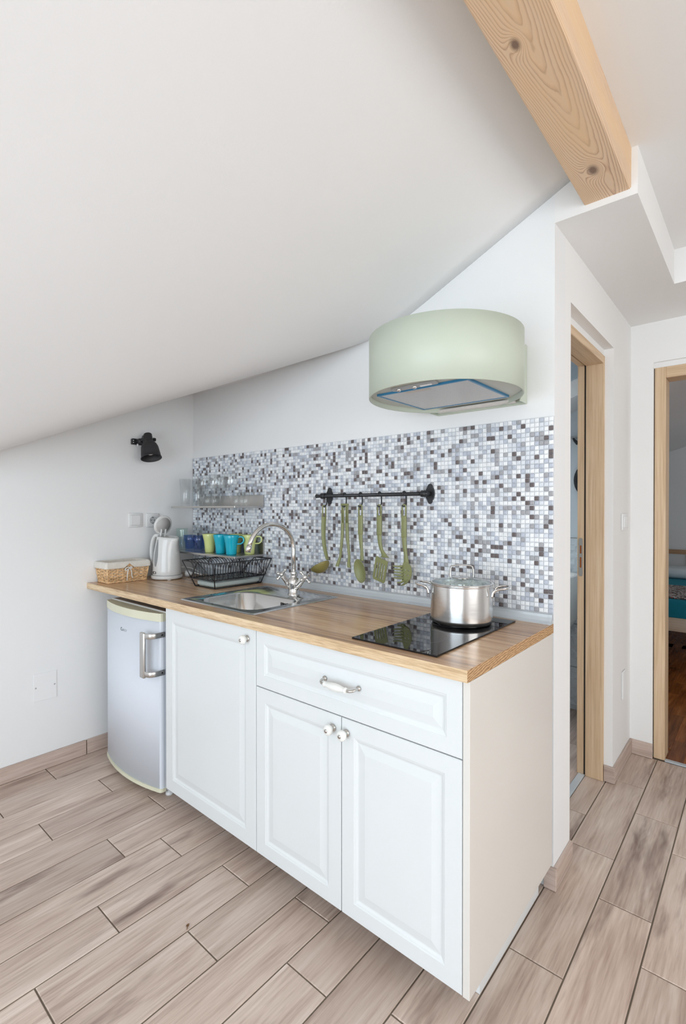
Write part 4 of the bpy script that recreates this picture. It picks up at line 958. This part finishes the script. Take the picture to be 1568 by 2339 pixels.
# kettle; local +x is the spout side
kt = thing('kettle', (-2.035, -0.283, HW), 'white electric kettle with its lid standing open', 'kettle', rz=0.25)
def ksec(rx, ry, z, off=0.0, n=40, sp=0.0):
    out = []
    for i in range(n):
        a = 2 * PI * i / n; s_ = max(0, math.cos(a)) ** 8 * sp
        out.append((off + (rx + s_) * math.cos(a), ry * math.sin(a), z))
    return out
secs = [ksec(.078, .076, .026), ksec(.079, .077, .030), ksec(.0785, .0765, .05), ksec(.076, .074, .10), ksec(.071, .069, .15), ksec(.066, .063, .19, 0.002, sp=.004), ksec(.062, .058, .225, 0.006, sp=.012), ksec(.0605, .056, .240, 0.007, sp=.016), ksec(.058, .0535, .240, 0.007, sp=.015), ksec(.058, .054, .20, 0.004, sp=.005), ksec(.0, .0, .20, 0.004)]
V = []; F = []; n = 40
for k, s_ in enumerate(secs):
    tilt = 0.0
    V += [(a, b, c - (0.10 * (a) if c > 0.2 else 0)) for a, b, c in s_]
for k in range(len(secs) - 1):
    for i in range(n): F.append((k * n + i, k * n + (i + 1) % n, (k + 1) * n + (i + 1) % n, (k + 1) * n + i))
mb = MB().add(V, F, 0, True); kb = part('body', mb, KETTLE, kt, local=True)
part('base', MB().lathe([(0, 0.003), (0.080, 0.003), (0.085, 0.006), (0.085, 0.018), (0.081, 0.0225), (0, 0.0225)], 40), KETTLE, kt, local=True)
part('base_gap', MB().lathe([(0, 0.0222), (0.0765, 0.0222), (0.0765, 0.0275), (0, 0.0275)], 40), GREYPL, kt, local=True)
for k in range(3):
    a = 2 * PI * k / 3 - 0.6
    part('base_foot', MB().lathe([(0, 0), (0.012, 0), (0.012, 0.004), (0, 0.004)], 10, (0.068 * math.cos(a), 0.068 * math.sin(a), 0)), WHITEPL, kt, local=True)
hp = smooth_path([(-0.050, 0, 0.240), (-0.078, 0, 0.243), (-0.100, 0, 0.218), (-0.112, 0, 0.17), (-0.112, 0, 0.125), (-0.098, 0, 0.085), (-0.074, 0, 0.070)], 6)
part('handle', MB().ribbon(hp, [0.036] * len(hp), 0.018, (0, 1, 0)), KETTLE, kt, local=True)
# water level window on the side next to the handle
V = []; F = []
for i in range(17):
    z = 0.075 + 0.15 * i / 16; hw = 0.16 * math.sin(PI * min(1.0, (i + 0.6) / 17) ** 0.75) + 0.02
    for z_a, r_a, z_b, r_b in ((.05, .0785, .10, .076), (.10, .076, .15, .071), (.15, .071, .19, .066), (.19, .066, .225, .062)):
        if z_a <= z <= z_b: rr = r_a + (r_b - r_a) * (z - z_a) / (z_b - z_a)
    for a in (-1.70 - hw, -1.70 - hw / 3, -1.70 + hw / 3, -1.70 + hw): V.append(((rr + 0.0016) * math.cos(a), (rr - 0.0008) * math.sin(a), z))
for i in range(16):
    for k in range(3): F.append((4 * i + k, 4 * i + k + 1, 4 * i + 5 + k, 4 * i + 4 + k))
part('water_window', MB().add(V, F, 0, True), GREYWIN, kt, local=True, label='narrow grey water level window')
V = []; F = []
def badge(a0, a1, z0, z1, off):
    V = []; F = []
    for i in range(9):
        a = a0 + (a1 - a0) * i / 8; e = 0.75 if i in (0, 8) else 1.0; zc_ = (z0 + z1) / 2; h = (z1 - z0) / 2 * e
        for z in (zc_ - h, zc_ + h): V.append(((0.0787 + off) * math.cos(a), (0.0767 + off) * math.sin(a), z))
    for i in range(8): F.append((2 * i, 2 * i + 2, 2 * i + 3, 2 * i + 1))
    return MB().add(V, F)
part('badge', badge(-2.05, -1.61, 0.034, 0.047, 0.0008), BLACK, kt, local=True, label='small black oval badge')
part('badge_print', badge(-1.87, -1.67, 0.037, 0.044, 0.0012), WHITEPL, kt, local=True)
Ml = Matrix.Translation((-0.042, -0.004, 0.248)) @ Matrix.Rotation(-0.10, 4, 'Z') @ Matrix.Rotation(-1.33, 4, 'Y') @ Matrix.Translation((0.058, 0, 0))
kl = part('lid', MB().lathe([(0, 0.014), (0.035, 0.013), (0.052, 0.008), (0.056, 0.002), (0.056, -0.008), (0.050, -0.010), (0, -0.010)], 36).xf(Ml), KETTLE, kt, local=True)
part('lid_underside', MB().lathe([(0, -0.0105), (0.045, -0.0105), (0.045, -0.0125), (0, -0.0125)], 32).xf(Ml), plain('lid_grey', (0.5, 0.49, 0.48, 1), 0.35), kl, local=True)
for yy in (-0.014, 0.014):
    part('lid_hinge', MB().box(-0.066, -0.020, yy - 0.003, yy + 0.003, -0.020, -0.010, bev=0.001).xf(Ml), KETTLE, kl, local=True)
# plug and flex of the kettle, lying behind it
pg = part('plug', MB().lathe([(0, 0), (0.017, 0), (0.019, 0.004), (0.019, 0.022), (0.013, 0.030), (0.008, 0.040), (0, 0.040)], 18), WHITEPL, kt, local=True)
pg.location = (0.045, 0.097, 0.020); pg.rotation_euler = (0, PI / 2, 0.55)
part('flex', MB().tube(smooth_path([(0.050, 0.128, 0.020), (0.075, 0.145, 0.020), (0.11, 0.165, 0.008), (0.06, 0.19, 0.02), (0.02, 0.16, 0.045), (-0.02, 0.11, 0.05), (-0.04, 0.07, 0.01)], 6), 0.0035, 8), WHITEPL, kt, local=True)

# basket: woven willow with a linen liner and a cord bow
bk = thing('basket', (-2.136, -0.490, HW), 'small wicker basket with white cloth liner and a cord bow', 'basket')
def bpoly(t, inset=0.0):   # outline at relative height t
    hx_, hy_ = 0.058 + 0.010 * t - inset, 0.104 + 0.012 * t - inset; return hx_, hy_
def rect_path(hx_, hy_, z, n_side, wav=0.0, ph=0):
    pts = []; per = [((-hx_, -hy_), (hx_, -hy_)), ((hx_, -hy_), (hx_, hy_)), ((hx_, hy_), (-hx_, hy_)), ((-hx_, hy_), (-hx_, -hy_))]
    c = 0
    for (a, b) in per:
        nx_, ny_ = (b[1] - a[1]), -(b[0] - a[0]); l = math.hypot(nx_, ny_); nx_, ny_ = nx_ / l, ny_ / l
        m_ = max(4, int(round(l / 0.0125)) * 2)
        for i in range(m_):
            t = i / m_; s_ = wav * (math.sin(PI * i / 2 * 1.0 + ph * PI)) if wav else 0
            pts.append((a[0] + (b[0] - a[0]) * t + nx_ * s_, a[1] + (b[1] - a[1]) * t + ny_ * s_, z + 0.0016 * math.sin(i * 0.5 + ph * 2)))
    return pts
mb = MB(); zt_ = 0.098; rows = 12
for k in range(rows):
    t = k / (rows - 1); hx_, hy_ = bpoly(t); mb.tube(rect_path(hx_, hy_, 0.010 + t * (zt_ - 0.010), 10, 0.0030, k % 2), 0.0040, 6, closed=True)
part('weave', mb, WICKER, bk, local=True, kind='stuff')
mb = MB()
for (sx_, sy_) in [(a, b) for a in (-1, 1) for b in (-1, 1)] : mb.tube([(sx_ * bpoly(0)[0], sy_ * bpoly(0)[1], 0.003), (sx_ * bpoly(1)[0], sy_ * bpoly(1)[1], zt_)], 0.0042, 6)
for k in range(-3, 4):
    for sx_ in (-1, 1): mb.tube([(sx_ * (bpoly(0)[0] + 0.001), k * 0.027, 0.003), (sx_ * (bpoly(1)[0] + 0.001), k * 0.030, zt_)], 0.0030, 6)
for k in (-1, 0, 1):
    for sy_ in (-1, 1): mb.tube([(k * 0.028, sy_ * (bpoly(0)[1] + 0.001), 0.003), (k * 0.032, sy_ * (bpoly(1)[1] + 0.001), zt_)], 0.0030, 6)
part('stakes', mb, WICKER, bk, local=True, kind='stuff')
part('bottom_rim', MB().tube([(a, b, 0.005) for a, b in rrect(-0.061, 0.061, -0.107, 0.107, 0.008, 3)], 0.0050, 8, closed=True), WICKER, bk, local=True)
part('top_rim', MB().tube([(a, b, zt_ + 0.003) for a, b in rrect(-0.069, 0.069, -0.117, 0.117, 0.010, 3)], 0.0050, 8, closed=True), WICKER, bk, local=True)
part('bottom', MB().box(-0.055, 0.055, -0.100, 0.100, 0.003, 0.008), WICKER, bk, local=True)
lev = [(0.060, 0.105, 0.030), (0.0635, 0.110, 0.108), (0.067, 0.114, 0.1145), (0.0725, 0.1200, 0.113), (0.0765, 0.1240, 0.104), (0.0765, 0.1245, 0.082), (0.0755, 0.1235, 0.079)]
V = []; F = []
for j, (hx_, hy_, z) in enumerate(lev):
    lp = rrect(-hx_, hx_, -hy_, hy_, 0.014, 4); m_ = []
    for i in range(len(lp)):
        a, b = lp[i], lp[(i + 1) % len(lp)]; l = math.hypot(b[0] - a[0], b[1] - a[1]); ns = 8 if l > 0.05 else 1
        for s_ in range(ns): m_.append((a[0] + (b[0] - a[0]) * s_ / ns, a[1] + (b[1] - a[1]) * s_ / ns))
    L = len(m_)
    for (a, b) in m_:
        w_ = 0.0014 * math.sin(b * 260 + a * 190) if j > 1 else 0
        zz_ = z
        if j >= 4 and a > 0.05 and abs(b) < 0.019: zz_ = z + 0.022 * (1 - (b / 0.019) ** 2) * (1 if j >= 5 else 0.15)
        V.append((a + w_, b + w_, zz_ + 0.4 * w_))
for k in range(len(lev) - 1):
    for i in range(L): F.append((k * L + i, k * L + (i + 1) % L, (k + 1) * L + (i + 1) % L, (k + 1) * L + i))
part('liner', MB().add(V, F, 0, True), LINEN, bk, local=True, label='white linen liner folded over the rim')
X0 = 0.081
bow = MB().tube(smooth_path([(X0, 0.001, 0.080), (X0 + 0.004, -0.014, 0.082), (X0 + 0.005, -0.027, 0.074), (X0 + 0.004, -0.024, 0.066), (X0 + 0.003, -0.010, 0.070), (X0, 0.001, 0.078)], 5), 0.0024, 8)
bow.tube(smooth_path([(X0, 0.001, 0.080), (X0 + 0.004, 0.008, 0.084), (X0 + 0.003, 0.012, 0.076), (X0, 0.003, 0.076)], 5), 0.0024, 8)
bow.tube(smooth_path([(X0, -0.002, 0.078), (X0 + 0.002, -0.011, 0.060), (X0 - 0.003, -0.012, 0.034), (X0 - 0.008, -0.011, 0.010)], 5), 0.0024, 8)
bow.tube(smooth_path([(X0, 0.003, 0.076), (X0 + 0.001, 0.010, 0.055), (X0 - 0.004, 0.013, 0.036), (X0 - 0.007, 0.021, 0.020)], 5), 0.0024, 8)
part('cord_bow', bow, CORDW, bk, local=True, label='white cord tied in a bow')

# ================================================================== WALL FITTINGS, LEFT WALL
lp = thing('wall_lamp', (LX, -0.345, 1.70), 'matt black spot lamp on the left wall, pointing down', 'lamp')
ly0 = -0.345
m = MB().box(LX + 0.0005, LX + 0.020, ly0 - 0.062, ly0 + 0.010, 1.683, 1.717, bev=0.003)
part('wall_plate', m, BLACK, lp)
part('plate_screw', MB().lathe([(0, 0), (0.004, 0), (0.003, 0.0015), (0, 0.002)], 10, (LX + 0.020, ly0 - 0.054, 1.706), M=Matrix.Rotation(PI / 2, 4, 'Y')).lathe([(0, 0), (0.004, 0), (0.003, 0.0015), (0, 0.002)], 10, (LX + 0.020, ly0 - 0.054, 1.694), M=Matrix.Rotation(PI / 2, 4, 'Y')), POLISH, lp)
part('arm', MB().box(LX + 0.018, LX + 0.060, ly0 - 0.040, ly0 - 0.008, 1.690, 1.716, bev=0.006, seg=2).tube([(LX + 0.052, ly0 - 0.030, 1.706), (LX + 0.075, ly0 - 0.016, 1.712)], 0.010, 10), BLACK, lp)
part('pull_switch', MB().lathe([(0, 0), (0.004, 0), (0.005, 0.012), (0, 0.014)], 10, (LX + 0.030, ly0 - 0.035, 1.674)), WHITEPL, lp)
Ms = Matrix.Translation((LX + 0.085, ly0 - 0.004, 1.742)) @ Matrix.Rotation(-0.34, 4, 'Y') @ Matrix.Rotation(-0.03, 4, 'X')
sh = part('shade', MB().lathe([(0, 0.0), (0.019, 0.0), (0.0225, -0.004), (0.0235, -0.045), (0.027, -0.052), (0.040, -0.066), (0.047, -0.085), (0.0520, -0.125), (0.0535, -0.146), (0.0565, -0.148), (0.0570, -0.151), (0.0535, -0.151), (0.0500, -0.125), (0.045, -0.086), (0.038, -0.068), (0.0, -0.052)], 36, M=Ms), MATTBLK, lp)
part('bulb', MB().lathe([(0, -0.052), (0.012, -0.060), (0.016, -0.085), (0.020, -0.112), (0.012, -0.128), (0, -0.131)], 20, M=Ms), BULB, sh)
part('sticker', MB().box(0.020, 0.036, 0.024, 0.0245, -0.125, -0.105).xf(Ms), WHITEPL, sh)
part('hinge', MB().lathe([(0, -0.010), (0.020, -0.010), (0.023, -0.004), (0.020, 0.004), (0, 0.004)], 20, (LX + 0.080, ly0 - 0.024, 1.712), M=Matrix.Rotation(PI / 2, 4, 'X')), BLACK, lp)
part('knob', MB().tube([(LX + 0.085, ly0 + 0.018, 1.713), (LX + 0.085, ly0 + 0.028, 1.713), (LX + 0.085, ly0 + 0.030, 1.713), (LX + 0.085, ly0 + 0.042, 1.713)], [0.004, 0.004, 0.011, 0.011], 8, smooth=False), BLACK, lp)

def plate_x(t, y, z, w_, h_, th=0.009, x=LX, bev=0.004):
    return part('cover_plate', MB().box(x + 0.0004, x + th, y - w_ / 2, y + w_ / 2, z - h_ / 2, z + h_ / 2, bev=bev, seg=2), WHITEPL, t)
t = thing('light_switch', (LX, -0.383, 1.249), 'white single rocker light switch left of the socket', 'switch'); plate_x(t, -0.383, 1.249, 0.082, 0.082)
part('rocker', MB().box(LX + 0.008, LX + 0.0125, -0.383 - 0.028, -0.383 + 0.028, 1.249 - 0.029, 1.249 + 0.029, bev=0.0015), WHITEPL, t)
part('shadow_gap', MB().box(LX + 0.0086, LX + 0.0093, -0.383 - 0.0292, -0.383 + 0.0292, 1.249 - 0.0302, 1.249 + 0.0302), GREYPL, t)
t = thing('wall_socket', (LX, -0.278, 1.247), 'white round-pin wall socket behind the kettle lid', 'socket'); plate_x(t, -0.278, 1.247, 0.080, 0.082)
Mx = Matrix.Rotation(PI / 2, 4, 'Y')
part('socket_rim', MB().lathe([(0.0195, 0.0), (0.0225, 0.0), (0.0225, 0.0022), (0.0195, 0.0022)], 28, (LX + 0.0088, -0.278, 1.247), closed=True, M=Mx), WHITEPL, t)
part('socket_well', MB().lathe([(0, 0), (0.0196, 0), (0.0196, 0.0008), (0, 0.0008)], 28, (LX + 0.0088, -0.278, 1.247), M=Mx, smooth=False), plain('well_grey', (0.52, 0.52, 0.53, 1), 0.4), t)
for dy in (-0.0095, 0.0095):
    part('pin_hole', MB().lathe([(0, 0), (0.0026, 0), (0, 0.0004)], 10, (LX + 0.0098, -0.278 + dy, 1.247), M=Mx), BLACK, t)
for dz in (-0.0175, 0.0175):
    part('earth_clip', MB().box(LX + 0.0096, LX + 0.0112, -0.278 - 0.004, -0.278 + 0.004, 1.247 + dz - 0.002, 1.247 + dz + 0.002), BLACK, t)
t = thing('blank_plate', (LX, -0.852, 0.418), 'painted-over square cover plate low on the left wall', 'cover plate')
part('plate', MB().box(LX + 0.0003, LX + 0.003, -0.905, -0.799, 0.350, 0.488, bev=0.001), WALL, t)
for dy in (-0.043, 0.043):
    part('screw', MB().lathe([(0, 0), (0.004, 0), (0.003, 0.001), (0, 0.001)], 10, (LX + 0.003, -0.852 + dy, 0.418), M=Mx), GREYPL, t)
# hall wall fittings
t = thing('light_switch', (0.0, 1.08, 1.248), 'white double light switch on the hall wall beside the doorways', 'switch')
part('cover_plate', MB().box(0.0004, 0.009, 1.035, 1.150, 1.206, 1.290, bev=0.003, seg=2), WHITEPL, t)
for k in range(2): part('rocker', MB().box(0.009, 0.014, 1.050 + 0.043 * k, 1.091 + 0.043 * k, 1.219, 1.277, bev=0.0015), WHITEPL, t)
t = thing('blank_plate', (0.0, 1.09, 0.414), 'small white cover plate low on the hall wall', 'cover plate')
part('plate', MB().box(0.0004, 0.008, 1.058, 1.128, 0.345, 0.485, bev=0.002), WHITEPL, t)

# ================================================================== BATHROOM BEYOND DOOR 1
BX0, BY1 = -2.0, 1.68
struct('bathroom_wall_far', MB().box(BX0, -0.15, BY1, BY1 + 0.1, 0, 2.4), BATHP)
struct('bathroom_wall_left', MB().box(BX0 - 0.1, BX0, 0.12, BY1, 0, 2.4), BATHP)
struct('bathroom_ceiling', MB().box(BX0, -0.15, 0.12, BY1, 2.25, 2.35), BATHP)
struct('bathroom_wall_side', MB().box(-0.16, -0.15, YF, BY1, 0, 2.4), BATHP)
bfl = struct('bathroom_floor', MB().box(BX0, -0.118, 0.12, BY1, -0.1, -0.003), GROUT)
for i in range(3):
    for j in range(3):
        part('floor_tile', MB().box(-0.152 - 0.36 * (i + 1) + 0.004, -0.152 - 0.36 * i, 0.125 + 0.52 * j, 0.125 + 0.52 * (j + 1) - 0.004, -0.004, 0.0005, bev=0.0008), SKIRT_Y, bfl)
wt = struct('bathroom_wall_tiling', MB().box(BX0, -0.16, BY1 - 0.004, BY1, 0, 1.125), GROUT)
for k in range(4):
    part('wall_tile', MB().box(-1.4, -0.165, BY1 - 0.012, BY1 - 0.003, 0.002 + 0.281 * k, 0.281 * (k + 1) - 0.002, bev=0.001), RELIEF, wt)
wb = thing('washbasin', (-0.62, 1.45, 0.5), 'white washbasin glimpsed through the bathroom doorway', 'washbasin')
mb = MB(); V = []; F = []; n = 32
lv = [(0.16, 0.10, 0.53, 0), (0.25, 0.17, 0.56, 0), (0.29, 0.21, 0.64, 0), (0.30, 0.22, 0.90, 0), (0.295, 0.215, 0.905, 0), (0.27, 0.19, 0.90, 0), (0.22, 0.15, 0.80, 0), (0.0, 0.0, 0.78, 0)]
for rx, ry, z, _ in lv:
    for i in range(n):
        a = 2 * PI * i / n; c_, s_ = math.cos(a), math.sin(a); k = (abs(c_) ** 4 + abs(s_) ** 4) ** -0.25; V.append((-0.62 + rx * c_ * k, 1.44 + ry * s_ * k, z))
for j in range(len(lv) - 1):
    for i in range(n): F.append((j * n + i, j * n + (i + 1) % n, (j + 1) * n + (i + 1) % n, (j + 1) * n + i))
F.append(list(range(n))[::-1]); part('basin', mb.add(V, F, 0, True), CERAM, wb)
part('pedestal', MB().lathe([(0, 0.001), (0.10, 0.001), (0.115, 0.03), (0.10, 0.20), (0.12, 0.45), (0.16, 0.54), (0, 0.54)], 24, (-0.60, 1.50, 0)), CERAM, wb)
mr_ = thing('wall_mirror', (-0.28, BY1, 1.49), 'dark rimmed round mirror edge glimpsed through the bathroom doorway', 'mirror')
My = Matrix.Rotation(PI / 2, 4, 'X')
part('frame', MB().lathe([(0.112, 0.0), (0.135, 0.0), (0.135, 0.02), (0.112, 0.02)], 40, (-0.262, BY1 - 0.0005, 1.50), closed=True, M=My), BLACK, mr_)
part('mirror_glass', MB().lathe([(0, 0.004), (0.112, 0.004), (0.112, 0.010), (0, 0.010)], 40, (-0.262, BY1 - 0.0005, 1.50), M=My, smooth=False), POLISH, mr_)
hk = thing('hook_rail', (-0.4, BY1, 1.77), 'thin rail with a black hook on the bathroom wall', 'hook rail')
part('bar', MB().box(-0.75, -0.2, BY1 - 0.03, BY1 - 0.0005, 1.776, 1.784), GREYPL, hk)
part('hook', MB().tube([(-0.40, BY1 - 0.02, 1.772), (-0.385, BY1 - 0.04, 1.755), (-0.365, BY1 - 0.05, 1.735)], [0.006, 0.009, 0.012], 10), BLACK, hk)

# ================================================================== BEDROOM BEYOND DOOR 2
struct('bedroom_wall_far', MB().box(-1.6, 2.6, 5.15, 5.25, 0, 3.2), WALL)
struct('bedroom_wall_left', MB().box(-1.7, -1.6, YF + 0.14, 5.25, 0, 3.0), WALL)
struct('bedroom_wall_right', MB().box(2.6, 2.7, YF + 0.14, 5.25, 0, 3.2), WALL)
m = MB(); m.add([(-1.7, YF + 0.1, 1.52), (1.3, YF + 0.1, 2.52), (1.3, 5.25, 2.52), (-1.7, 5.25, 1.52), (-1.7, YF + 0.1, 1.62), (1.3, YF + 0.1, 2.62), (1.3, 5.25, 2.62), (-1.7, 5.25, 1.62)], [(0, 1, 2, 3), (7, 6, 5, 4), (0, 4, 5, 1), (1, 5, 6, 2), (2, 6, 7, 3), (3, 7, 4, 0)])
struct('bedroom_ceiling', m.box(1.3, 2.7, YF + 0.1, 5.25, 2.52, 2.62), CEIL)
pf = struct('bedroom_floor', MB().box(-1.6, 2.6, YF + 0.036, 5.15, -0.1, -0.004), PARQ)
blk = MB().box(-0.0346, 0.0346, -0.139, 0.139, -0.004, 0.0, bev=0.0006).mesh('parquet_block', PARQ)
for i in range(12):
    for j in range(9):
        x, y = -0.42 + 0.07 * i, YF + 0.18 + 0.28 * j + (0.14 if i % 2 else 0)
        if y < YF + 0.175: continue
        link('parquet_block', blk, pf, (x + 0.2, y, 0))
fld = MB()
fld.box(-1.6, -0.19, YF + 0.14, 5.15, -0.004, 0.0); fld.box(0.595, 2.6, YF + 0.14, 5.15, -0.004, 0.0); fld.box(-0.19, 0.595, YF + 0.036, YF + 0.04, -0.004, 0.0); fld.box(-0.19, 0.595, 3.83, 5.15, -0.004, 0.0)
part('parquet_field', fld, PARQ, pf, kind='stuff')
bd = thing('bed', (-0.35, 4.0, 0), 'pale pine bed seen through the bedroom doorway', 'bed')
part('foot_rail', MB().box(-1.2, 0.5, 3.0, 3.03, 0.325, 0.432, bev=0.003), BEDWOOD, bd)
for x in (-1.2, 0.47): part('side_rail', MB().box(x, x + 0.03, 3.03, 4.95, 0.325, 0.432, bev=0.003), BEDWOOD, bd)
part('headboard', MB().box(-1.2, 0.5, 4.93, 4.96, 0.805, 0.855, bev=0.003), wood('dark_pine', lin(150, 112, 80), lin(176, 138, 104), lin(190, 154, 120), 'x'), bd)
for x in (-1.2, -0.62, -0.12, 0.45): part('headboard_post', MB().box(x, x + 0.05, 4.93, 4.96, 0.33, 0.805, bev=0.003), BEDWOOD, bd)
for x, y in ((-1.2, 3.03), (0.44, 3.03), (-1.2, 4.87), (0.44, 4.87)): part('leg', MB().box(x, x + 0.06, y, y + 0.06, 0.0, 0.325, bev=0.003), BEDWOOD, bd)
part('slat_base', MB().box(-1.17, 0.47, 3.03, 4.93, 0.36, 0.40), BEDWOOD, bd)
solo('mattress', MB().box(-1.165, 0.465, 3.032, 4.925, 0.4005, 0.572, bev=0.03, seg=3), TURQ, 'mattress in a turquoise sheet on the bed', 'mattress', loc=(-0.35, 3.98, 0.4))
solo('blanket', MB().box(-1.16, 0.46, 3.10, 3.88, 0.5725, 0.588, bev=0.006, seg=2), BLANK, 'speckled grey woven blanket across the foot of the bed', 'blanket', loc=(-0.35, 3.5, 0.572))
solo('pillow', MB().box(-0.55, 0.20, 4.50, 4.90, 0.5725, 0.680, bev=0.05, seg=4), PILLOW, 'white pillow at the head of the turquoise bed', 'pillow', loc=(-0.17, 4.7, 0.572))

# crumb on the floor
m = MB(); m.tube([(-0.826, -0.905, 0.0032), (-0.818, -0.911, 0.0035), (-0.812, -0.916, 0.0028)], [0.0008, 0.0015, 0.0007], 6); m.add([(-0.833, -0.903, 0.001), (-0.826, -0.898, 0.0045), (-0.820, -0.905, 0.003), (-0.828, -0.910, 0.0012)], [(0, 1, 2, 3)])
solo('dry_leaf', m, LEAF, 'tiny dry brown leaf on the floor tiles', 'leaf', loc=(-0.824, -0.906, 0.0))
